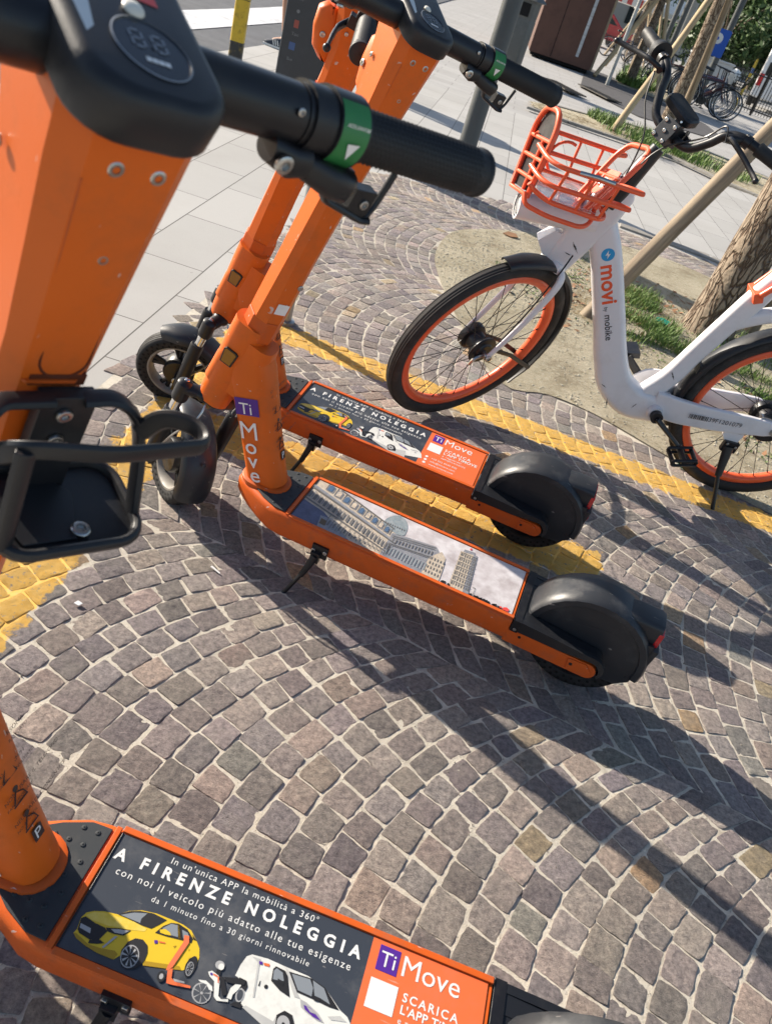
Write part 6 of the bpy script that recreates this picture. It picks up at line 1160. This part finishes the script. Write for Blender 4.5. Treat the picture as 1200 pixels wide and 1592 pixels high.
# ------------------------------------------------------------------ parked bicycles
m_pb=mat('bike_dark_paint',(.02,.024,.03),.35,coat=.3); m_pb2=mat('bike_blue_paint',(.03,.05,.10),.35); m_pb3=mat('bike_red_paint',(.075,.02,.018),.4); m_rimw=mat('bike_steel_rim',(.45,.45,.45),.3,.8); m_wick=mat('basket_wire_black',(.015,.015,.015),.5)
def parked(paint,basket):
    t_=empty('parked_bicycle')
    Q=Matrix.Rotation(R(90),4,'X')
    for x in(0,1.08):
        W=empty_part('wheel',t_); W.location=(x,0,.35)
        b=MB(); b.lathe([(.322,-.01),(.340,-.017),(.350,0),(.340,.017),(.322,.01)],44,0,Q); b.build('tyre',m_tyre,W)
        b=MB(); b.lathe([(.324,-.008),(.316,-.012),(.305,0),(.316,.012),(.324,.008)],44,0,Q)
        for k in range(18): a=2*math.pi*k/18; b.tube([(.02*math.cos(a+1),.02*(1 if k%2 else -1),.02*math.sin(a+1)),(.31*math.cos(a),0,.31*math.sin(a))],.0022,4,0)
        b.tube([(0,-.05,0),(0,.05,0)],.022,10,0); b.build('rim',m_rimw,W)
    b=MB()
    for a,c,r_ in (((.45,0,.28),(.92,0,.62),.018),((.45,0,.28),(.30,0,.80),.016),((.33,0,.72),(.89,0,.76),.015),((.92,0,.62),(.875,0,.86),.018),((.45,.03,.28),(0,.05,.35),.009),((.45,-.03,.28),(0,-.05,.35),.009),((.32,.02,.74),(0,.05,.35),.008),((.32,-.02,.74),(0,-.05,.35),.008)): b.tube([a,c],r_,8,0)
    b.build('frame',paint,t_)
    b=MB()
    for s in(-1,1): b.tube(smoothpath([(.925,s*.02,.62),(.95,s*.045,.55),(1.08,s*.045,.35)],4),.011,8,0)
    b.build('fork',paint,t_)
    b=MB(); b.tube([(.30,0,.80),(.28,0,.90)],.013,8); b.loft([[Vector((x,p[0],z+p[1])) for p in rrect(w_,.05,.02,3)] for x,z,w_ in ((.42,.93,.04),(.30,.94,.12),(.18,.95,.19))],0); b.build('saddle',m_plastic,t_)
    b=MB(); b.tube([(.875,0,.86),(.86,0,.98)],.013,8); b.tube(smoothpath([(.70,-.27,1.02),(.80,-.24,1.03),(.87,-.12,1.0),(.87,.12,1.0),(.80,.24,1.03),(.70,.27,1.02)],4),.012,8); b.build('handlebar',m_black,t_)
    b=MB(); b.tube([(.45,-.09,.28),(.45,.09,.28)],.02,10); b.tube([(.45,.09,.28),(.52,.10,.13)],.01,8); b.tube([(.45,-.09,.28),(.38,-.10,.43)],.01,8); b.box((.53,.14,.12),(.09,.09,.02)); b.box((.37,-.14,.44),(.09,.09,.02)); b.lathe([(.02,0),(.09,0),(.09,.006),(.02,.006)],24,0,Matrix.Translation((.45,-.05,.28))@Q); b.build('crank',m_black,t_)
    b=MB()
    for c,a0,a1 in(((0,.35),15,200),((1.08,.35),60,185)):
        b.tube([(c[0]+.375*math.cos(R(a0+(a1-a0)*k/12)),0,c[1]+.375*math.sin(R(a0+(a1-a0)*k/12))) for k in range(13)],.022,8,0,sq=(.25,1))
    b.tube([(-.35,.07,.72),(.2,.07,.72)],.008,6); b.tube([(-.35,-.07,.72),(.2,-.07,.72)],.008,6)
    for x in(-.3,-.1,.1): b.tube([(x,-.07,.72),(x,.07,.72)],.006,6)
    b.tube([(-.2,.07,.72),(0,.06,.35)],.007,6); b.tube([(-.2,-.07,.72),(0,-.06,.35)],.007,6); b.build('mudguard',m_black,t_)
    if basket:
        b=MB()
        for z in(.78,.84,.90,.97,1.03):
            w_=.15+(z-.78)*.25; b.tube([(1.08+x*1.1,y,z) for x,y in rrect(w_*2*.8,w_*2,.05,3)],.008,6,0,close=True)
        for k in range(26):
            q=k/26*4; e_=int(q); f_=q-e_; cs=[(.15,.18),(-.15,.18),(-.15,-.18),(.15,-.18),(.15,.18)]; x=cs[e_][0]*(1-f_)+cs[e_+1][0]*f_; y=cs[e_][1]*(1-f_)+cs[e_+1][1]*f_
            b.tube([(1.08+x*.88,y*.80,.78),(1.08+x*1.45,y*1.16,1.03)],.006,5)
        for k in range(6): b.tube([(.96+k*.048,-.14,.78),(.96+k*.048,.14,.78)],.004,5)
        b.build('basket',m_wick,t_)
        b=MB(); rings=[]; 
        for k,(z,w_) in enumerate(((.78,.05),(.90,.15),(1.0,.18),(1.08,.12),(1.12,.03))): rings.append([Vector((.90+w_*.7*math.cos(a)*(1+.3*math.sin(3*a+k)),w_*1.1*math.sin(a)*(1+.25*math.sin(4*a+k)),z)) for a in [2*math.pi*i/14 for i in range(14)]])
        b.loft(rings,0); b.build('bag',m_wscrap,t_,smooth=30)
    return t_
def copy_tree(o,parent=None):
    c=o.copy(); col.objects.link(c); c.parent=parent
    for ch in o.children: copy_tree(ch,c)
    return c
pk=[parked(m_pb,True),parked(m_pb2,False),parked(m_pb3,False)]
spots=[(4.55,22.5,-168,0,'foremost dark bicycle of the parked rank, black front basket and a white bag'),
 (4.62,23.3,-170,1,'second parked bicycle from the front of the rank, dark blue frame'),
 (4.70,24.1,-167,2,'third parked bicycle of the rank, reddish frame'),
 (4.75,24.9,-171,1,'fourth parked bicycle of the rank, behind the reddish one'),
 (4.80,25.7,-166,2,'fifth parked bicycle of the rank, half hidden'),
 (3.55,26.3,-169,1,'parked bicycle at the back of the rank beside the blue sign'),
 (4.50,22.9,-164,2,'parked bicycle squeezed between the first two of the rank'),
 (4.72,24.5,-172,1,'parked bicycle squeezed between the third and fourth of the rank'),
 (4.0,25.3,-158,2,'reddish bicycle leaning near the blue sign post'),
 (3.2,36.5,-160,1,'bicycle parked far off between the staked trees'),
 (4.2,38.0,-150,2,'reddish bicycle farthest away between the staked trees')]
usedk=set()
for i,(x,y,a,k,lb) in enumerate(spots):
    o=pk[k] if k not in usedk else copy_tree(pk[k]); usedk.add(k)
    an=R(a+180+0); o.location=(x-1.0,y,0); o.rotation_euler=(0,0,R(a+168)); tag(o,lb,'bicycle','bicycles parked in a rank')
# ------------------------------------------------------------------ signs, posts, fence, vehicles beyond
m_blue=mat('sign_blue',(.015,.10,.48),.4)
t=placed('parking_sign','square blue parking sign with a white P behind the second tree','sign',(4.02,24.6,0),R(-14))
b=MB(); b.tube([(0,0.03,0),(0,.03,1.95)],.03,12); b.build('sign_post',m_galv,t)
b=MB(); b.prism(rrect(.62,.62,.04,4),0,.012,Matrix.Translation((.02,-.004,1.50))@Matrix.Rotation(R(90),4,'X'),0); b.text("P",.56,Matrix.Translation((-.12,-.0185,1.31))@Matrix.Rotation(R(90),4,'X'),1,bold=.02); b.build('sign_panel',[m_blue,m_white],t,smooth=0)
for i,(x,y,r_,lb,mm) in enumerate(((3.72,30.2,.09,'dark pole rising behind the blue parking sign',m_post),(4.93,28.5,.10,'thick dark pole with a small shield sticker above the bicycle basket',m_post),(4.25,33,.16,'broad pale concrete column between the dark poles',mat('concrete',(.33,.33,.32),.8,var=.2)),(4.15,36,.10,'dark pole left of the pale column',m_post))):
    b=MB(); b.lathe([(.001,0),(r_,0),(r_*.9,5),(.001,5.02)],20); 
    o=b.build('street_pole',mm); o.location=(x,y,0); tag(o,lb,'pole')
b=MB(); b.prism([(-.08,.08),(.08,.08),(.08,-.02),(0,-.1),(-.08,-.02)],0,.004,Matrix.Translation((0,-.1,0))@Matrix.Rotation(R(90),4,'X')); o=b.build('shield_sticker',m_wscrap,smooth=0); o.location=(4.93,28.495,1.75); tag(o,'small pale shield sticker on the thick dark pole','sticker')
t=placed('iron_fence','low dark iron fence of upright bars behind the parked bicycles','fence',(5.2,31.6,-.02),R(-28))
b=MB()
for z in(.15,1.12): b.tube([(0,0,z),(6.5,0,z)],.02,8)
b.build('rail',m_black,t)
b=MB()
for k in range(66): b.tube([(k*.1,0,.05),(k*.1,0,1.25)],.012,6)
o=b.build('fence_bars',m_black,t); tag(o,kind='stuff')
for k in range(4):
    b=MB(); b.box((k*2.15,0,.66),(.06,.06,1.34)); b.build('fence_post',m_black,t)
b=MB(); b.lathe([(.001,0),(.04,0),(.04,.9),(.03,.98),(.001,1.0)],18,0); b.lathe([(.0415,.72),(.0415,.82)],18,2); o=b.build('bollard',[m_yel,m_blk,m_faintb]); o.location=(6.35,29.8,0); o.scale=(1,1,1.5); tag(o,'yellow bollard with a blue band by the iron fence','bollard')
# vehicles
m_vw=mat('vehicle_white',(.72,.72,.72),.25,coat=.6); m_vr=mat('vehicle_red',(.50,.02,.025),.25,coat=.6); m_vg=mat('vehicle_glass',(.02,.025,.03),.1)
def vehicle(name,label,cat,loc,rz,paint,prof,glass,ln,wd,wheels):
    t_=placed(name,label,cat,loc,rz); Mx_=Matrix(((1,0,0,0),(0,0,1,0),(0,1,0,0),(0,0,0,1)))
    b=MB(); b.prism(prof,-wd/2,wd/2,Mx_,0); b.build('body',paint,t_,bevel=.08,seg=3)
    for g in glass:
        b=MB()
        for s in(-1,1): b.prism(g,s*(wd/2+.002)-.004,s*(wd/2+.002)+.004,Mx_,0)
        b.build('window',m_vg,t_,smooth=0)
    b=MB(); x=ln/2-.02; b.box((-x,0,1.35 if cat=='van' else 1.05),(.06,wd*.8,.45 if cat=='van' else .3),0); b.build('rear_window',m_vg,t_,bevel=.02)
    for s in(-1,1): b=MB(); b.box((-ln/2-.005,s*(wd/2-.12),.95),(.05,.16,.42 if cat=='van' else .2),0); b.build('tail_light',m_red,t_,bevel=.015)
    b=MB(); b.box((-ln/2-.03,0,.62),(.03,.5,.11),0); b.build('number_plate',m_wscrap,t_)
    for wx in wheels:
        for s in(-1,1):
            b=MB(); b.lathe([(.001,-.1),(.20,-.1),(.30,-.11),(.33,-.08),(.33,.08),(.30,.11),(.2,.1),(.001,.1)],28,0,Matrix.Translation((wx,s*(wd/2-.09),.33))@Matrix.Rotation(R(90),4,'X')); b.lathe([(.001,-.115),(.19,-.112),(.2,-.1)],28,1,Matrix.Translation((wx,s*(wd/2-.09),.33))@Matrix.Rotation(R(90*s),4,'X')); b.build('wheel',[m_rubber,m_alloy],t_)
    return t_
vehicle('red_car','red car at the far end of the street right of the kiosk','car',(1.9,47,0),R(12),m_vr,[(-2.0,.35),(-2.05,.8),(-1.95,1.0),(-1.5,1.45),(-.3,1.5),(.5,1.42),(1.1,1.0),(1.9,.85),(2.05,.6),(2.0,.32)],[[(-1.55,1.0),(-1.3,1.35),(-.5,1.4),(-.5,1.0)],[(-.4,1.0),(-.4,1.4),(.35,1.33),(.85,1.0)]],4.1,1.7,(-1.25,1.3))
vehicle('white_van','white van at the right edge beyond the iron fence','van',(9.6,38.5,0),R(75),m_vw,[(-2.3,.35),(-2.35,1.2),(-2.2,2.2),(.9,2.3),(1.6,1.4),(2.3,1.1),(2.35,.35)],[[(.1,1.35),(.1,1.95),(.8,1.95),(1.3,1.35)],[(-1.9,1.35),(-1.9,1.9),(-.1,1.9),(-.1,1.35)]],4.7,1.9,(-1.5,1.5))
b=MB(); b.box((0,0,.55),(1.3,.9,1.1)); b.box((0,0,1.12),(1.36,.96,.06)); o=b.build('utility_box',mat('utility_grey',(.52,.53,.53),.6,var=.15),bevel=.02); o.location=(5.0,29.6,0); tag(o,'pale grey utility box behind the parked bicycles','utility box')
t=placed('market_tent','white pointed market tent far away between the trees','tent',(6.4,58,0),R(20))
b=MB(); b.loft([[Vector((p[0]*s,p[1]*s,z)) for p in rrect(3.4,3.4,.05,2)] for z,s in ((2.1,1.0),(2.35,1.0),(3.4,.05))],0); b.build('canopy',m_wscrap,t,smooth=0)
for x in(-1.6,1.6):
    for y in(-1.6,1.6): b=MB(); b.tube([(x,y,0),(x,y,2.2)],.04,8); b.build('tent_pole',m_galv,t)
t=placed('market_tent','red and white striped tent left of the pointed white one','tent',(3.9,56,0),R(10)); b=MB()
b.loft([[Vector((p[0]*s,p[1]*s,z)) for p in rrect(3.0,3.0,.05,2)] for z,s in ((2.1,1.0),(2.5,1.0),(3.2,.05))],0); 
for k in range(5): b.box((-1.2+k*.6,-1.505,2.3),(.3,.012,.4),1)
b.build('canopy',[m_wscrap,m_vr],t,smooth=0)
for x in(-1.4,1.4):
    for y in(-1.4,1.4): b=MB(); b.tube([(x,y,0),(x,y,2.2)],.04,8); b.build('tent_pole',m_galv,t)
# building at the end of the street and leafy trees at the upper right
m_wall=mat('far_wall',(.42,.36,.30),.8,var=.15,vscale=.6); 
t=placed('far_building','pale plastered building closing the end of the street','building',(2,92,0))
b=MB(); b.box((0,6,7),(46,12,14)); b.build('wall',m_wall,t)
for k in range(14):
    for z in(2.2,6.2,10.2): b=MB(); b.box((-20+k*3.1,-.03,z),(1.2,.12,2.0)); b.build('window',m_vg,t)
tl_=[(8.6,50,2.0,'first'),(10.6,53,2.6,'second'),(12.6,48,2.4,'third'),(14.8,52,2.8,'fourth'),(17.5,50,2.6,'fifth'),(9.6,60,3.0,'sixth'),(13.5,62,3.2,'seventh')]
for i,(x,y,r_,nm) in enumerate(tl_):
    tree('leafy_tree','full green tree, %s from the left of the far group at upper right'%nm,(x,y),.22,2.0,(r_*1.15,r_*1.15,r_*1.25),3800,.17,40+i,'leafy trees at the far right',ml=m_leaf2 if i%2 else m_leaf,cz=3.6)
# pedestrian by the crossing
m_skin=mat('skin',(.42,.22,.14),.5,bump=.0004,bscale=80); m_short=mat('blue_cloth',(.02,.06,.42),.8,bump=.001,bscale=120); m_shirt=mat('white_cloth',(.6,.6,.6),.8,bump=.002,bscale=30); m_shoe=mat('dark_suede',(.035,.045,.065),.8); m_hair=mat('hair',(.03,.02,.015),.6)
def person(loc,rz):
    t_=placed('person','person in blue shorts and dark striped trainers standing beside the information totem','person',loc,rz)
    V=[(0,0,.98),(0,0,1.12),(0,0,1.36),(0,0,1.50),(.01,0,1.60),(.01,0,1.70),
       (0,.10,.92),(.03,.11,.50),(-.02,.11,.10),(.13,.12,.045),
       (0,-.10,.92),(-.06,-.11,.50),(-.20,-.11,.12),(-.06,-.12,.045),
       (0,.20,1.42),(-.02,.26,1.14),(.06,.25,.90),(0,-.20,1.42),(.03,-.26,1.14),(.12,-.25,.90)]
    Ed=[(0,1),(1,2),(2,3),(3,4),(4,5),(0,6),(6,7),(7,8),(8,9),(0,10),(10,11),(11,12),(12,13),(3,14),(14,15),(15,16),(3,17),(17,18),(18,19)]
    Rd=[.14,.13,.15,.09,.062,.095,.09,.062,.042,.035,.09,.062,.042,.035,.055,.042,.030,.055,.042,.030]
    me=bpy.data.meshes.new('body'); me.from_pydata(V,Ed,[]); o=bpy.data.objects.new('body',me); col.objects.link(o); o.parent=t_
    s=o.modifiers.new('skin','SKIN'); 
    me.skin_vertices.new() if not len(me.skin_vertices) else None
    for i,q in enumerate(Rd): me.skin_vertices[0].data[i].radius=(q,q*(1.0 if i>3 else .75)); 
    me.skin_vertices[0].data[0].use_root=True
    o.modifiers.new('sub','SUBSURF').render_levels=2; me.materials.append(m_skin)
    b=MB()
    b.loft([[Vector((x+p[0],y+p[1],z)) for p in rrect(lx,wy,lx*.4,4)] for x,y,z,lx,wy in ((0,0,.86,.30,.40),(0,0,.98,.28,.38),(0,0,1.04,.26,.34))],0)
    for s_,kx in((1,.02),(-1,-.04)): b.loft([[Vector((x+.105*math.cos(a)*k,s_*.105+.105*math.sin(a)*k,z)) for a in [2*math.pi*i/18 for i in range(18)]] for x,z,k in ((kx,.53,.98),(kx*.5,.70,1.02),(0,.90,1.05))],0)
    b.build('shorts',m_short,t_,smooth=60)
    b=MB(); b.loft([[Vector((x+p[0],p[1],z)) for p in rrect(lx,wy,lx*.45,5)] for x,z,lx,wy in ((0,.96,.30,.38),(0,1.12,.28,.36),(0,1.34,.30,.42),(0,1.46,.22,.36),(0,1.51,.14,.17))],0)
    for s_ in(-1,1): b.tube([(0,s_*.17,1.43),(-.01,s_*.25,1.22)],[.075,.07],14)
    b.build('shirt',m_shirt,t_,smooth=60)
    for x,y in((.03,.115),(-.15,-.115)):
        b=MB(); b.loft([[Vector((x+cx,y+p[0],z+p[1])) for p in rrect(w_,h,.025,4)] for cx,z,w_,h in ((-.09,.055,.06,.09),(-.05,.055,.085,.11),(.02,.05,.09,.10),(.09,.038,.10,.066),(.15,.032,.09,.05),(.18,.028,.05,.03))],0); b.box((x+.045,y,.010),(.27,.10,.02),1)
        for k in range(3):
            for s_ in(-1,1): b.box((x+.005+k*.028,y+s_*.047,.052),(.010,.004,.055),1,M=Matrix.Rotation(R(20),3,'Y'))
        b.build('shoe',[m_shoe,m_wscrap],t_,smooth=50)
    b=MB(); b.ball((-.012,0,1.69),.105,0,16,10,(1,.85,1.05)); b.build('hair',m_hair,t_)
    return t_
person((-2.76,9.72,0),R(172))
